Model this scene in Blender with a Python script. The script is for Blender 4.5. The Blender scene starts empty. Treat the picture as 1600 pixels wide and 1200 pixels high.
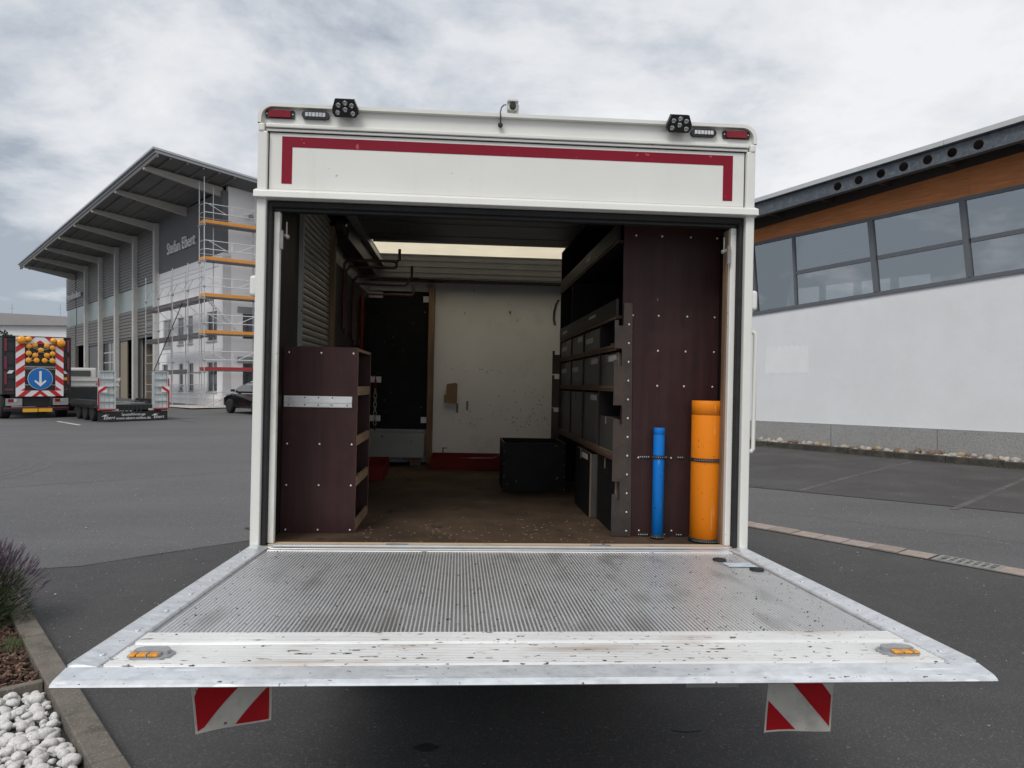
import bpy, bmesh, math, random
from mathutils import Vector, Matrix
R = math.radians
rnd = random.Random(11)
S = bpy.context.scene
COL = S.collection

# ------------------------------------------------------------------ camera
cam_d = bpy.data.cameras.new('camera')
cam_d.sensor_width = 36.0
cam_d.lens = 36.0 * 1160 / 1600
cam_d.clip_start = 0.05
cam_d.clip_end = 3000
cam = bpy.data.objects.new('camera', cam_d)
COL.objects.link(cam)
cam.location = (0, 0, 1.70)
cam.rotation_euler = (R(90), 0, 0)
S.camera = cam

# ------------------------------------------------------------------ sky
SUN_EL, SUN_AZ = R(50), R(205)          # sun behind the clouds, behind the camera
w = bpy.data.worlds.new('World')
S.world = w
w.use_nodes = True
nt = w.node_tree
nt.nodes.clear()
def wn(t, **k):
    n = nt.nodes.new(t)
    for a, b in k.items():
        setattr(n, a, b)
    return n
L = nt.links.new
out = wn('ShaderNodeOutputWorld')
bg = wn('ShaderNodeBackground')
bg.inputs['Strength'].default_value = 0.1
L(bg.outputs[0], out.inputs[0])
sky = wn('ShaderNodeTexSky', sky_type='NISHITA')
sky.sun_disc = False
sky.sun_elevation = SUN_EL
sky.sun_rotation = SUN_AZ
sky.dust_density = 2.0
tc = wn('ShaderNodeTexCoord')
sep = wn('ShaderNodeSeparateXYZ')
L(tc.outputs['Generated'], sep.inputs[0])
zc = wn('ShaderNodeMath', operation='MAXIMUM'); L(sep.outputs['Z'], zc.inputs[0]); zc.inputs[1].default_value = 0.0
za = wn('ShaderNodeMath', operation='ADD'); L(zc.outputs[0], za.inputs[0]); za.inputs[1].default_value = 0.30
cx = wn('ShaderNodeMath', operation='DIVIDE'); L(sep.outputs['X'], cx.inputs[0]); L(za.outputs[0], cx.inputs[1])
cyn = wn('ShaderNodeMath', operation='DIVIDE'); L(sep.outputs['Y'], cyn.inputs[0]); L(za.outputs[0], cyn.inputs[1])
cmb = wn('ShaderNodeCombineXYZ'); L(cx.outputs[0], cmb.inputs[0]); L(cyn.outputs[0], cmb.inputs[1])
n1 = wn('ShaderNodeTexNoise'); L(cmb.outputs[0], n1.inputs['Vector'])
n1.inputs['Scale'].default_value = 1.9; n1.inputs['Detail'].default_value = 10; n1.inputs['Roughness'].default_value = 0.60
n1.inputs['Distortion'].default_value = 0.2
n2 = wn('ShaderNodeTexNoise'); L(cmb.outputs[0], n2.inputs['Vector'])
n2.inputs['Scale'].default_value = 0.75; n2.inputs['Detail'].default_value = 3
m1 = wn('ShaderNodeMath', operation='MULTIPLY_ADD'); L(n2.outputs['Fac'], m1.inputs[0]); m1.inputs[1].default_value = 0.55
L(n1.outputs['Fac'], m1.inputs[2])
gx = wn('ShaderNodeMath', operation='MULTIPLY_ADD'); L(sep.outputs['X'], gx.inputs[0]); gx.inputs[1].default_value = 0.11
L(m1.outputs[0], gx.inputs[2])
gz_ = wn('ShaderNodeMath', operation='MULTIPLY_ADD'); L(zc.outputs[0], gz_.inputs[0]); gz_.inputs[1].default_value = 0.10
L(gx.outputs[0], gz_.inputs[2])
ramp = wn('ShaderNodeValToRGB')
e = ramp.color_ramp.elements
e[0].position = 0.66; e[0].color = (0.32, 0.365, 0.42, 1)
e[1].position = 0.95; e[1].color = (0.745, 0.748, 0.76, 1)
a = ramp.color_ramp.elements.new(0.745); a.color = (0.49, 0.52, 0.565, 1)
a = ramp.color_ramp.elements.new(0.825); a.color = (0.63, 0.645, 0.67, 1)
L(gz_.outputs[0], ramp.inputs[0])
sc10 = wn('ShaderNodeVectorMath', operation='SCALE'); L(ramp.outputs[0], sc10.inputs[0]); sc10.inputs['Scale'].default_value = 10.8
mx = wn('ShaderNodeMix', data_type='RGBA'); mx.inputs['Factor'].default_value = 0.94
L(sky.outputs[0], mx.inputs['A']); L(sc10.outputs[0], mx.inputs['B'])
L(mx.outputs['Result'], bg.inputs['Color'])

# ------------------------------------------------------------------ veiled sun
sun_d = bpy.data.lights.new('sun', 'SUN')
sun_d.energy = 1.5
sun_d.angle = R(25)
sun_d.color = (1.0, 0.97, 0.93)
sun = bpy.data.objects.new('sun', sun_d)
COL.objects.link(sun)
sd = Vector((math.sin(SUN_AZ) * math.cos(SUN_EL), math.cos(SUN_AZ) * math.cos(SUN_EL), math.sin(SUN_EL)))
sun.rotation_euler = (-sd).to_track_quat('-Z', 'Y').to_euler()

vs = S.view_settings
vs.view_transform = 'Standard'
vs.look = 'None'
vs.exposure = 0.20
vs.gamma = 1.0
vs.use_curve_mapping = False
S.cycles.max_bounces = 8
S.cycles.diffuse_bounces = 4
S.cycles.transparent_max_bounces = 12

# ================================================================== helpers
MATS = {}
def mat(name, color, rough=0.6, metal=0.0, var=0.0, scale=4.0, stretch=(1, 1, 1), bump=0.0, bscale=60.0,
        bstretch=None, specks=None, spec=0.5, coat=0.0, second=None, trans=0.0, rvar=0.0):
    """Principled material; 'var' mottles the colour, 'specks' = (colour, scale, threshold, softness[, stretch]),
    'second' = (colour, scale, low, high) blends in a second tone in patches."""
    m = bpy.data.materials.new(name)
    m.use_nodes = True
    t = m.node_tree
    b = t.nodes['Principled BSDF']
    b.inputs['Roughness'].default_value = rough
    b.inputs['Metallic'].default_value = metal
    b.inputs['Specular IOR Level'].default_value = spec
    b.inputs['Coat Weight'].default_value = coat
    ln = t.links.new
    tc = t.nodes.new('ShaderNodeTexCoord')
    def noise(sc, st=(1, 1, 1), det=5, ro=0.6):
        mp = t.nodes.new('ShaderNodeMapping'); ln(tc.outputs['Object'], mp.inputs[0]); mp.inputs['Scale'].default_value = st
        n = t.nodes.new('ShaderNodeTexNoise'); ln(mp.outputs[0], n.inputs['Vector'])
        n.inputs['Scale'].default_value = sc; n.inputs['Detail'].default_value = det; n.inputs['Roughness'].default_value = ro
        return n
    def mapr(sock, a, b_, c=0.0, d=1.0):
        r = t.nodes.new('ShaderNodeMapRange'); ln(sock, r.inputs[0])
        r.inputs[1].default_value = a; r.inputs[2].default_value = b_; r.inputs[3].default_value = c; r.inputs[4].default_value = d
        return r.outputs[0]
    def mix(f, A, B):
        x = t.nodes.new('ShaderNodeMix'); x.data_type = 'RGBA'
        if f is not None: ln(f, x.inputs['Factor'])
        for s, v in (('A', A), ('B', B)):
            if isinstance(v, tuple): x.inputs[s].default_value = (*v[:3], 1)
            else: ln(v, x.inputs[s])
        return x.outputs['Result']
    c = tuple(color)
    cur = c
    if var or second or specks:
        lo = tuple(max(0, v * (1 - var)) for v in c); hi = tuple(min(1, v * (1 + var)) for v in c)
        n = noise(scale, stretch)
        cur = mix(mapr(n.outputs['Fac'], 0.3, 0.7), lo, hi)
        if rvar:
            ln(mapr(n.outputs['Fac'], 0.3, 0.7, max(0.02, rough - rvar), min(1, rough + rvar)), b.inputs['Roughness'])
    if second:
        n = noise(second[1], second[4] if len(second) > 4 else (1, 1, 1), 6, 0.65)
        cur = mix(mapr(n.outputs['Fac'], second[2], second[3]), cur, second[0])
    for sp in (specks if isinstance(specks, list) else ([specks] if specks else [])):
        n = noise(sp[1], sp[4] if len(sp) > 4 else (1, 1, 1), 2, 0.5)
        cur = mix(mapr(n.outputs['Fac'], sp[2], sp[2] + sp[3]), cur, sp[0])
    if isinstance(cur, tuple): b.inputs['Base Color'].default_value = (*cur, 1)
    else: ln(cur, b.inputs['Base Color'])
    if bump:
        n = noise(bscale, bstretch or (1, 1, 1), 4, 0.6)
        bp = t.nodes.new('ShaderNodeBump'); bp.inputs['Strength'].default_value = min(1, bump); bp.inputs['Distance'].default_value = 0.02 * bump
        ln(n.outputs['Fac'], bp.inputs['Height']); ln(bp.outputs[0], b.inputs['Normal'])
    if trans:
        tr = t.nodes.new('ShaderNodeBsdfTranslucent'); ms = t.nodes.new('ShaderNodeMixShader')
        ms.inputs[0].default_value = trans
        if isinstance(cur, tuple): tr.inputs['Color'].default_value = (*cur, 1)
        else: ln(cur, tr.inputs['Color'])
        ln(b.outputs[0], ms.inputs[1]); ln(tr.outputs[0], ms.inputs[2]); ln(ms.outputs[0], t.nodes['Material Output'].inputs[0])
    MATS[name] = m
    return m

def glass(name, tint=(0.5, 0.55, 0.58), refl=0.28, rough=0.01):
    m = bpy.data.materials.new(name); m.use_nodes = True; t = m.node_tree; t.nodes.clear()
    o = t.nodes.new('ShaderNodeOutputMaterial'); g = t.nodes.new('ShaderNodeBsdfGlossy'); tr = t.nodes.new('ShaderNodeBsdfTransparent')
    g.inputs['Roughness'].default_value = rough; tr.inputs[0].default_value = (*tint, 1)
    g.inputs[0].default_value = (0.86, 0.87, 0.87, 1)
    lw = t.nodes.new('ShaderNodeLayerWeight'); lw.inputs['Blend'].default_value = 0.45
    a = t.nodes.new('ShaderNodeMath'); a.operation = 'MULTIPLY_ADD'; a.use_clamp = True
    t.links.new(lw.outputs['Fresnel'], a.inputs[0]); a.inputs[1].default_value = 0.9; a.inputs[2].default_value = refl
    x = t.nodes.new('ShaderNodeMixShader'); t.links.new(a.outputs[0], x.inputs[0]); t.links.new(tr.outputs[0], x.inputs[1]); t.links.new(g.outputs[0], x.inputs[2])
    t.links.new(x.outputs[0], o.inputs[0])
    return m

class MB:
    """collects geometry, then links it as one mesh object"""
    def __init__(s, M=None):
        s.v = []; s.f = []; s.m = []; s.sm = []; s.M = M
    def _add(s, vs, fs, m=0, smooth=False):
        k = len(s.v)
        if s.M is not None: vs = [s.M @ Vector(p) for p in vs]
        s.v += [tuple(p) for p in vs]
        for i, f in enumerate(fs):
            s.f.append([q + k for q in f]); s.m.append(m[i] if isinstance(m, (list, tuple)) else m); s.sm.append(smooth)
        return s
    def box(s, x0, x1, y0, y1, z0, z1, m=0):
        vs = [(x, y, z) for z in (z0, z1) for y in (y0, y1) for x in (x0, x1)]
        fs = [(0, 4, 6, 2), (1, 3, 7, 5), (0, 1, 5, 4), (2, 6, 7, 3), (0, 2, 3, 1), (4, 5, 7, 6)]
        return s._add(vs, fs, m)
    def bar(s, p, q, wd, h=None, m=0, up=(0, 0, 1)):
        p, q = Vector(p), Vector(q); h = h or wd
        d = (q - p).normalized(); u = Vector(up)
        if abs(d.dot(u)) > 0.98: u = Vector((1, 0, 0))
        a = d.cross(u).normalized() * wd / 2; b = a.cross(d).normalized() * h / 2
        vs = [c + i * a + j * b for c in (p, q) for i, j in ((-1, -1), (1, -1), (1, 1), (-1, 1))]
        return s._add(vs, [(3, 2, 1, 0), (4, 5, 6, 7), (0, 1, 5, 4), (1, 2, 6, 5), (2, 3, 7, 6), (3, 0, 4, 7)], m)
    def prism(s, poly, a0, a1, ax='y', m=0, mside=None, smooth_side=False):
        """poly: 2D points, extruded along axis; 'y': (x,z), 'x': (y,z), 'z': (x,y)"""
        def P(p, a): return {'y': (p[0], a, p[1]), 'x': (a, p[0], p[1]), 'z': (p[0], p[1], a)}[ax]
        n = len(poly); ar = sum(poly[i][0] * poly[(i + 1) % n][1] - poly[(i + 1) % n][0] * poly[i][1] for i in range(n))
        if (ar < 0) != (ax == 'y'): poly = poly[::-1]
        vs = [P(p, a0) for p in poly] + [P(p, a1) for p in poly]
        s._add(vs, [tuple(range(n))[::-1], tuple(range(n, 2 * n))], m)
        s._add(vs, [(i, (i + 1) % n, n + (i + 1) % n, n + i) for i in range(n)], m if mside is None else mside, smooth_side)
        return s
    def tube(s, pts, r, n=8, m=0, cap=True):
        pts = [Vector(p) for p in pts]; vs = []; N = len(pts)
        rr = r if isinstance(r, (list, tuple)) else [r] * N
        pu = None
        for i, p in enumerate(pts):
            d = ((pts[min(i + 1, N - 1)] - p).normalized() + (p - pts[max(i - 1, 0)]).normalized()).normalized()
            u = pu if pu is not None else (Vector((0, 0, 1)) if abs(d.z) < 0.9 else Vector((1, 0, 0)))
            a = d.cross(u).normalized(); b = a.cross(d).normalized(); pu = b
            vs += [p + rr[i] * (math.cos(2 * math.pi * k / n) * a + math.sin(2 * math.pi * k / n) * b) for k in range(n)]
        fs = [(i * n + k, i * n + (k + 1) % n, (i + 1) * n + (k + 1) % n, (i + 1) * n + k) for i in range(N - 1) for k in range(n)]
        s._add(vs, fs, m, True)
        if cap: s._add(vs, [tuple(range(n))[::-1], tuple(range((N - 1) * n, N * n))], m)
        return s
    def lathe(s, prof, c=(0, 0, 0), ax='z', n=24, m=0, smooth=True):
        vs = []
        for r, h in prof:
            for k in range(n):
                x, y = r * math.cos(2 * math.pi * k / n), r * math.sin(2 * math.pi * k / n)
                p = {'z': (x, y, h), 'y': (x, h, -y), 'x': (h, x, y)}[ax]
                vs.append((c[0] + p[0], c[1] + p[1], c[2] + p[2]))
        N = len(prof)
        fs = [(i * n + k, i * n + (k + 1) % n, (i + 1) * n + (k + 1) % n, (i + 1) * n + k) for i in range(N - 1) for k in range(n)]
        s._add(vs, fs, m, smooth)
        s._add(vs, [tuple(range(n))[::-1], tuple(range((N - 1) * n, N * n))], m)
        return s
    def ball(s, c, r, m=0, n=10, k=6):
        r = r if isinstance(r, tuple) else (r, r, r)
        vs = [(c[0], c[1], c[2] - r[2])]
        for j in range(1, k):
            a = math.pi * j / k
            vs += [(c[0] + r[0] * math.sin(a) * math.cos(2 * math.pi * i / n), c[1] + r[1] * math.sin(a) * math.sin(2 * math.pi * i / n), c[2] - r[2] * math.cos(a)) for i in range(n)]
        vs.append((c[0], c[1], c[2] + r[2])); e = len(vs) - 1
        fs = [(0, 1 + (i + 1) % n, 1 + i) for i in range(n)]
        for j in range(k - 2):
            b = 1 + j * n
            fs += [(b + i, b + (i + 1) % n, b + n + (i + 1) % n, b + n + i) for i in range(n)]
        b = 1 + (k - 2) * n
        fs += [(b + i, b + (i + 1) % n, e) for i in range(n)]
        return s._add(vs, fs, m, True)
    def poly(s, pts, m=0): return s._add(pts, [tuple(range(len(pts)))], m)
    def mesh(s, name, mats):
        me = bpy.data.meshes.new(name)
        me.from_pydata(s.v, [], s.f)
        for x in (mats if isinstance(mats, (list, tuple)) else [mats]): me.materials.append(x)
        me.polygons.foreach_set('material_index', s.m)
        me.polygons.foreach_set('use_smooth', s.sm)
        me.update()
        return me
    def build(s, name, mats, parent=None, bevel=0.0, seg=2, kind=None):
        o = bpy.data.objects.new(name, s.mesh(name, mats))
        COL.objects.link(o)
        if parent: o.parent = parent
        if kind: o['kind'] = kind
        if bevel:
            md = o.modifiers.new('bevel', 'BEVEL'); md.width = bevel; md.segments = seg; md.limit_method = 'ANGLE'; md.angle_limit = R(40)
        return o

def tag(o, label=None, cat=None, group=None, kind=None):
    if label: o['label'] = label
    if cat: o['category'] = cat
    if group: o['group'] = group
    if kind: o['kind'] = kind
    return o
def empty(name, loc=(0, 0, 0), rot=(0, 0, 0), label=None, cat=None, group=None, parent=None):
    o = bpy.data.objects.new(name, None); o.empty_display_size = 0.2
    COL.objects.link(o); o.location = loc; o.rotation_euler = rot
    if parent: o.parent = parent
    return tag(o, label, cat, group)
def put(name, mesh, parent, loc=(0, 0, 0), rot=(0, 0, 0), scale=None):
    o = bpy.data.objects.new(name, mesh); COL.objects.link(o); o.parent = parent
    o.location = loc; o.rotation_euler = rot
    if scale: o.scale = scale
    return o
def text_mesh(body, size, extrude, material, align='CENTER', shear=0.0):
    c = bpy.data.curves.new('lettering', 'FONT'); c.body = body; c.size = size; c.extrude = extrude
    c.align_x = align; c.align_y = 'CENTER'; c.resolution_u = 3; c.shear = shear
    o = bpy.data.objects.new('lettering', c); COL.objects.link(o)
    bpy.context.view_layer.update()
    me = bpy.data.meshes.new_from_object(o.evaluated_get(bpy.context.evaluated_depsgraph_get()))
    bpy.data.objects.remove(o); bpy.data.curves.remove(c)
    me.materials.clear(); me.materials.append(material)
    return me
def letters(body, size, extrude, material, parent, loc, rot):
    """raised sign lettering: every letter is a mesh of its own under one part"""
    me = text_mesh(body, size, extrude, material)
    root = empty('lettering', loc, rot, parent=parent)
    bm = bmesh.new(); bm.from_mesh(me); bm.verts.ensure_lookup_table(); seen = set(); isl = []
    for v in bm.verts:
        if v.index in seen: continue
        st, comp = [v], []
        seen.add(v.index)
        while st:
            q = st.pop(); comp.append(q)
            for e_ in q.link_edges:
                o_ = e_.other_vert(q)
                if o_.index not in seen: seen.add(o_.index); st.append(o_)
        isl.append([min(q.co.x for q in comp), max(q.co.x for q in comp), {q.index for q in comp}])
    isl.sort(key=lambda t: t[0]); grp = []
    for a, b, ids in isl:
        if grp and min(b, grp[-1][1]) - max(a, grp[-1][0]) > 0.5 * min(b - a, grp[-1][1] - grp[-1][0]): grp[-1] = [min(a, grp[-1][0]), max(b, grp[-1][1]), grp[-1][2] | ids]
        else: grp.append([a, b, ids])
    for a, b, ids in grp:
        mb = MB(); ix = {}
        for k in sorted(ids): ix[k] = len(mb.v); mb.v.append(tuple(bm.verts[k].co))
        for f in bm.faces:
            if f.verts[0].index in ids: mb.f.append([ix[q.index] for q in f.verts]); mb.m.append(0); mb.sm.append(False)
        mb.build('letter', material, root)
    bm.free(); bpy.data.meshes.remove(me)
    return root
def clip(poly, x0, x1, z0, z1):
    for ax, lim, sg in ((0, x0, 1), (0, x1, -1), (1, z0, 1), (1, z1, -1)):
        res = []
        for i in range(len(poly)):
            p, q = poly[i], poly[(i + 1) % len(poly)]
            a, b = sg * (p[ax] - lim), sg * (q[ax] - lim)
            if a >= 0: res.append(p)
            if (a >= 0) != (b >= 0):
                t = a / (a - b); res.append((p[0] + t * (q[0] - p[0]), p[1] + t * (q[1] - p[1])))
        poly = res
        if len(poly) < 3: return []
    return poly
def rounded(x0, x1, z0, z1, r, n=5, corners=(1, 1, 1, 1)):
    pts = []
    for (cx_, cz_, a0, on) in ((x1 - r, z1 - r, 0, corners[0]), (x0 + r, z1 - r, 90, corners[1]), (x0 + r, z0 + r, 180, corners[2]), (x1 - r, z0 + r, 270, corners[3])):
        if on: pts += [(cx_ + r * math.cos(R(a0 + 90 * i / n)), cz_ + r * math.sin(R(a0 + 90 * i / n))) for i in range(n + 1)]
        else: pts.append((cx_ + r * (1 if a0 in (0, 270) else -1), cz_ + r * (1 if a0 < 180 else -1)))
    return pts
def gz(y): return 0.0125 * (min(y, 60.0) - 3.0)

# ================================================================== materials
ASPHALT = mat('asphalt', (0.086, 0.085, 0.087), rough=0.85, var=0.10, scale=0.7, bump=0.25, bscale=190,
              second=((0.118, 0.116, 0.116), 0.5, 0.38, 0.66, (0.35, 1, 1)), specks=[((0.060, 0.060, 0.062), 150, 0.50, 0.16), ((0.19, 0.19, 0.188), 210, 0.60, 0.08), ((0.20, 0.20, 0.197), 60, 0.60, 0.10), ((0.34, 0.34, 0.33), 45, 0.75, 0.02)])
ASPH_DARK = mat('asphalt_dark', (0.045, 0.044, 0.045), rough=0.85, var=0.16, scale=1.3, bump=0.30, bscale=190,
                second=((0.064, 0.062, 0.062), 0.7, 0.45, 0.66), specks=[((0.040, 0.040, 0.041), 150, 0.50, 0.16), ((0.15, 0.15, 0.148), 210, 0.60, 0.08), ((0.095, 0.095, 0.094), 60, 0.60, 0.10), ((0.32, 0.32, 0.31), 50, 0.74, 0.02)])
ASPH_OLD = mat('asphalt_old', (0.062, 0.057, 0.055), rough=0.85, var=0.2, scale=0.6, bump=0.3, bscale=100,
               second=((0.090, 0.086, 0.082), 0.9, 0.48, 0.7), specks=((0.03, 0.03, 0.03), 70, 0.56, 0.1))
SEAM = mat('bitumen', (0.02, 0.02, 0.021), rough=0.6, var=0.3, scale=20)
WHITE_LINE = mat('worn_white_line', (0.15, 0.147, 0.143), rough=0.9, var=0.15, scale=14, spec=0.1, second=((0.10, 0.096, 0.092), 1.6, 0.40, 0.62), specks=((0.075, 0.07, 0.068), 40, 0.52, 0.1))
WHITE_LINE2 = mat('white_line', (0.6, 0.6, 0.59), rough=0.8, second=((0.12, 0.12, 0.12), 9, 0.5, 0.7))
KERB = mat('kerb_concrete', (0.155, 0.135, 0.112), rough=0.92, var=0.22, scale=9, bump=0.5, bscale=110, second=((0.085, 0.077, 0.066), 5, 0.5, 0.68), specks=((0.32, 0.3, 0.27), 120, 0.63, 0.06))
STONE_RED = mat('gutter_stone', (0.32, 0.265, 0.235), rough=0.9, var=0.14, scale=12, bump=0.3, bscale=90, specks=((0.2, 0.16, 0.14), 90, 0.58, 0.1))
IRON = mat('cast_iron', (0.24, 0.235, 0.225), rough=0.75, metal=0.0, var=0.2, scale=20)
BLACKHOLE = mat('dark_pit', (0.008, 0.008, 0.008), rough=0.9)
WHITE = mat('truck_white', (0.745, 0.74, 0.70), rough=0.34, var=0.03, scale=2.2, second=((0.655, 0.635, 0.575), 6, 0.58, 0.9, (1, 1, 0.12)), coat=0.25, bump=0.02, bscale=9, specks=((0.45, 0.42, 0.36), 26, 0.74, 0.04))
WHITE_DIRTY = mat('truck_white_dirty', (0.76, 0.75, 0.70), rough=0.42, var=0.05, scale=5, second=((0.56, 0.52, 0.44), 7, 0.56, 0.8, (1, 1, 0.25)), specks=((0.25, 0.23, 0.2), 40, 0.71, 0.04))
ALU = mat('aluminium', (0.74, 0.75, 0.76), rough=0.38, metal=0.85, var=0.05, scale=8)
DECK = mat('deck_aluminium', (0.47, 0.475, 0.485), rough=0.46, metal=0.9, var=0.12, scale=3, second=((0.42, 0.42, 0.42), 2.2, 0.52, 0.75), specks=[((0.05, 0.04, 0.035), 40, 0.68, 0.02), ((0.035, 0.03, 0.028), 90, 0.69, 0.02), ((0.36, 0.355, 0.35), 4, 0.54, 0.2, (1.6, 0.5, 1))], rvar=0.05)
RIB = mat('rib_aluminium', (0.88, 0.885, 0.89), rough=0.34, metal=0.55, var=0.05, scale=5, specks=[((0.07, 0.06, 0.05), 40, 0.68, 0.02), ((0.05, 0.04, 0.035), 90, 0.69, 0.02), ((0.62, 0.61, 0.60), 4, 0.56, 0.14, (1.6, 0.5, 1))])
TREAD = mat('tread_aluminium', (0.82, 0.82, 0.81), rough=0.42, metal=0.5, var=0.06, scale=4, specks=[((0.60, 0.53, 0.47), 3.0, 0.58, 0.16, (0.6, 3, 1)), ((0.30, 0.25, 0.21), 60, 0.655, 0.06, (0.3, 1.6, 1)), ((0.07, 0.06, 0.05), 80, 0.675, 0.02, (0.4, 1.5, 1))])
GALV = mat('galvanised_steel', (0.74, 0.765, 0.79), rough=0.36, metal=0.55, var=0.10, scale=22, second=((0.58, 0.605, 0.63), 14, 0.47, 0.66, (1, 2, 1)), specks=[((0.14, 0.12, 0.1), 80, 0.69, 0.03, (0.7, 1.5, 1)), ((0.92, 0.93, 0.94), 30, 0.66, 0.04, (0.25, 2, 1))])
STEEL_TUBE = mat('scaffold_steel', (0.55, 0.55, 0.56), rough=0.45, metal=0.5, var=0.15, scale=6)
WHITE_TUBE = mat('white_tube', (0.72, 0.72, 0.73), rough=0.5)
RUBBER = mat('black_rubber', (0.026, 0.026, 0.027), rough=0.7, spec=0.25, var=0.2, scale=12)
BLACK_PLASTIC = mat('black_plastic', (0.014, 0.014, 0.015), rough=0.42)
RED_STRIPE = mat('red_stripe', (0.225, 0.006, 0.022), rough=0.5, var=0.06, scale=3, spec=0.2, specks=((0.45, 0.08, 0.09), 34, 0.71, 0.03))
RED_LENS = mat('red_lens', (0.21, 0.004, 0.012), rough=0.25, spec=0.4, var=0.2, scale=60)
CLEAR_LENS = mat('clear_lens', (0.62, 0.63, 0.64), rough=0.12, metal=0.5, var=0.3, scale=90)
LED_CHIP = mat('led_reflector', (0.5, 0.5, 0.5), rough=0.2, metal=0.7, var=0.4, scale=150)
AMBER = mat('amber_lens', (0.86, 0.33, 0.01), rough=0.22, coat=0.4, var=0.3, scale=45)
GREY_PLASTIC = mat('grey_plastic', (0.30, 0.31, 0.32), rough=0.4, var=0.2, scale=50)
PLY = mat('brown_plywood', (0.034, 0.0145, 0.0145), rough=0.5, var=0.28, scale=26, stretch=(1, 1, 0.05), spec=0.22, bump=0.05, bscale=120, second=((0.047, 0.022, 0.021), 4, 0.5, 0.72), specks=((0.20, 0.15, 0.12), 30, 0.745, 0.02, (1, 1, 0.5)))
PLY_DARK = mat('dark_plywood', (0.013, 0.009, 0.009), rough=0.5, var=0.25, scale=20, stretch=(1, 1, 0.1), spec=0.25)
PLY_BLACK = mat('black_plywood', (0.0100, 0.0100, 0.0108), rough=0.55, spec=0.15, var=0.3, scale=8, specks=((0.12, 0.11, 0.1), 28, 0.73, 0.02))
BIN = mat('bin_board', (0.058, 0.056, 0.050), rough=0.45, var=0.2, scale=8, second=((0.078, 0.075, 0.068), 3, 0.5, 0.7), specks=((0.15, 0.14, 0.12), 26, 0.73, 0.02))
BIN_EDGE = mat('bin_edge', (0.16, 0.11, 0.08), rough=0.7, var=0.2, scale=20)
PLY_EDGE = mat('plywood_edge', (0.31, 0.21, 0.13), rough=0.75, var=0.22, scale=30, stretch=(1, 1, 4), second=((0.16, 0.10, 0.065), 12, 0.5, 0.7))
SHELF_EDGE = mat('shelf_edge', (0.115, 0.066, 0.040), rough=0.7, var=0.25, scale=14, second=((0.07, 0.045, 0.03), 10, 0.5, 0.7))
WOOD_POST = mat('wood_post', (0.20, 0.125, 0.075), rough=0.7, var=0.3, scale=14, stretch=(2, 2, 0.2))
FLOOR = mat('load_floor', (0.088, 0.058, 0.039), rough=0.7, var=0.35, scale=2.2, stretch=(1, 0.6, 1), spec=0.15, second=((0.036, 0.025, 0.018), 1.6, 0.42, 0.66), bump=0.15, bscale=50,
            specks=[((0.28, 0.22, 0.15), 90, 0.735, 0.02, (1, 0.35, 1)), ((0.02, 0.015, 0.012), 7, 0.64, 0.10, (1, 0.5, 1))])
SILL_WOOD = mat('sill_wood', (0.56, 0.43, 0.30), rough=0.75, var=0.15, scale=9, stretch=(0.3, 2, 2), second=((0.34, 0.24, 0.16), 12, 0.55, 0.75), specks=((0.06, 0.045, 0.035), 26, 0.70, 0.03))
WALL_INNER = mat('bulkhead_white', (0.82, 0.815, 0.80), rough=0.5, var=0.05, scale=2, second=((0.60, 0.585, 0.55), 1.6, 0.55, 0.8), specks=((0.2, 0.17, 0.13), 22, 0.74, 0.03, (1, 1, 0.4)))
DARK_PANEL = mat('dark_grey_panel', (0.10, 0.102, 0.105), rough=0.45, var=0.15, scale=5)
DARK_LOCKER = mat('dark_locker', (0.028, 0.028, 0.030), rough=0.5, var=0.2, scale=5, spec=0.3)
ROOF_GRP = mat('translucent_roof', (0.92, 0.87, 0.75), rough=0.5, trans=0.85, var=0.04, scale=4)
SHUTTER = mat('shutter_alu', (0.40, 0.39, 0.36), rough=0.42, metal=0.4, var=0.1, scale=9)
SATIN_ALU = mat('lining_alu', (0.58, 0.58, 0.57), rough=0.3, metal=0.9, var=0.08, scale=40, stretch=(1, 0.05, 1))
GREY_METAL = mat('grey_metal', (0.30, 0.31, 0.30), rough=0.45, metal=0.3, var=0.15, scale=4, specks=((0.05, 0.05, 0.05), 20, 0.7, 0.04))
RAIL_METAL = mat('rail_metal', (0.66, 0.66, 0.655), rough=0.4, metal=0.5, var=0.1, scale=18, specks=((0.06, 0.055, 0.05), 60, 0.70, 0.03))
PLATE = mat('worn_plate', (0.048, 0.041, 0.038), rough=0.5, spec=0.3, metal=0.3, var=0.2, scale=14, second=((0.088, 0.056, 0.041), 3, 0.42, 0.62, (1, 1, 0.5)), specks=((0.11, 0.09, 0.078), 90, 0.66, 0.08))
SCREW = mat('screw_head', (0.62, 0.60, 0.57), rough=0.35, metal=0.7)
RED_METAL = mat('red_metal', (0.17, 0.012, 0.010), rough=0.6, spec=0.2, var=0.15, scale=6, specks=((0.06, 0.03, 0.025), 26, 0.68, 0.05))
BLUE_TUBE = mat('blue_pvc', (0.003, 0.165, 0.56), rough=0.5, spec=0.25, var=0.08, scale=6, stretch=(1, 1, 0.2), specks=[((0.02, 0.06, 0.15), 60, 0.70, 0.03), ((0.10, 0.30, 0.62), 50, 0.66, 0.06, (1, 1, 0.1))])
ORANGE_TUBE = mat('orange_pvc', (0.80, 0.225, 0.008), rough=0.5, spec=0.25, var=0.06, scale=5, stretch=(1, 1, 0.3), specks=[((0.3, 0.09, 0.02), 70, 0.70, 0.03, (1, 1, 0.5)), ((0.85, 0.36, 0.12), 40, 0.66, 0.05, (1, 1, 0.12)), ((0.42, 0.14, 0.02), 9, 0.62, 0.2, (1, 1, 0.5))])
CARDBOARD = mat('cardboard', (0.26, 0.175, 0.10), rough=0.85, var=0.1, scale=12)
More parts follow.
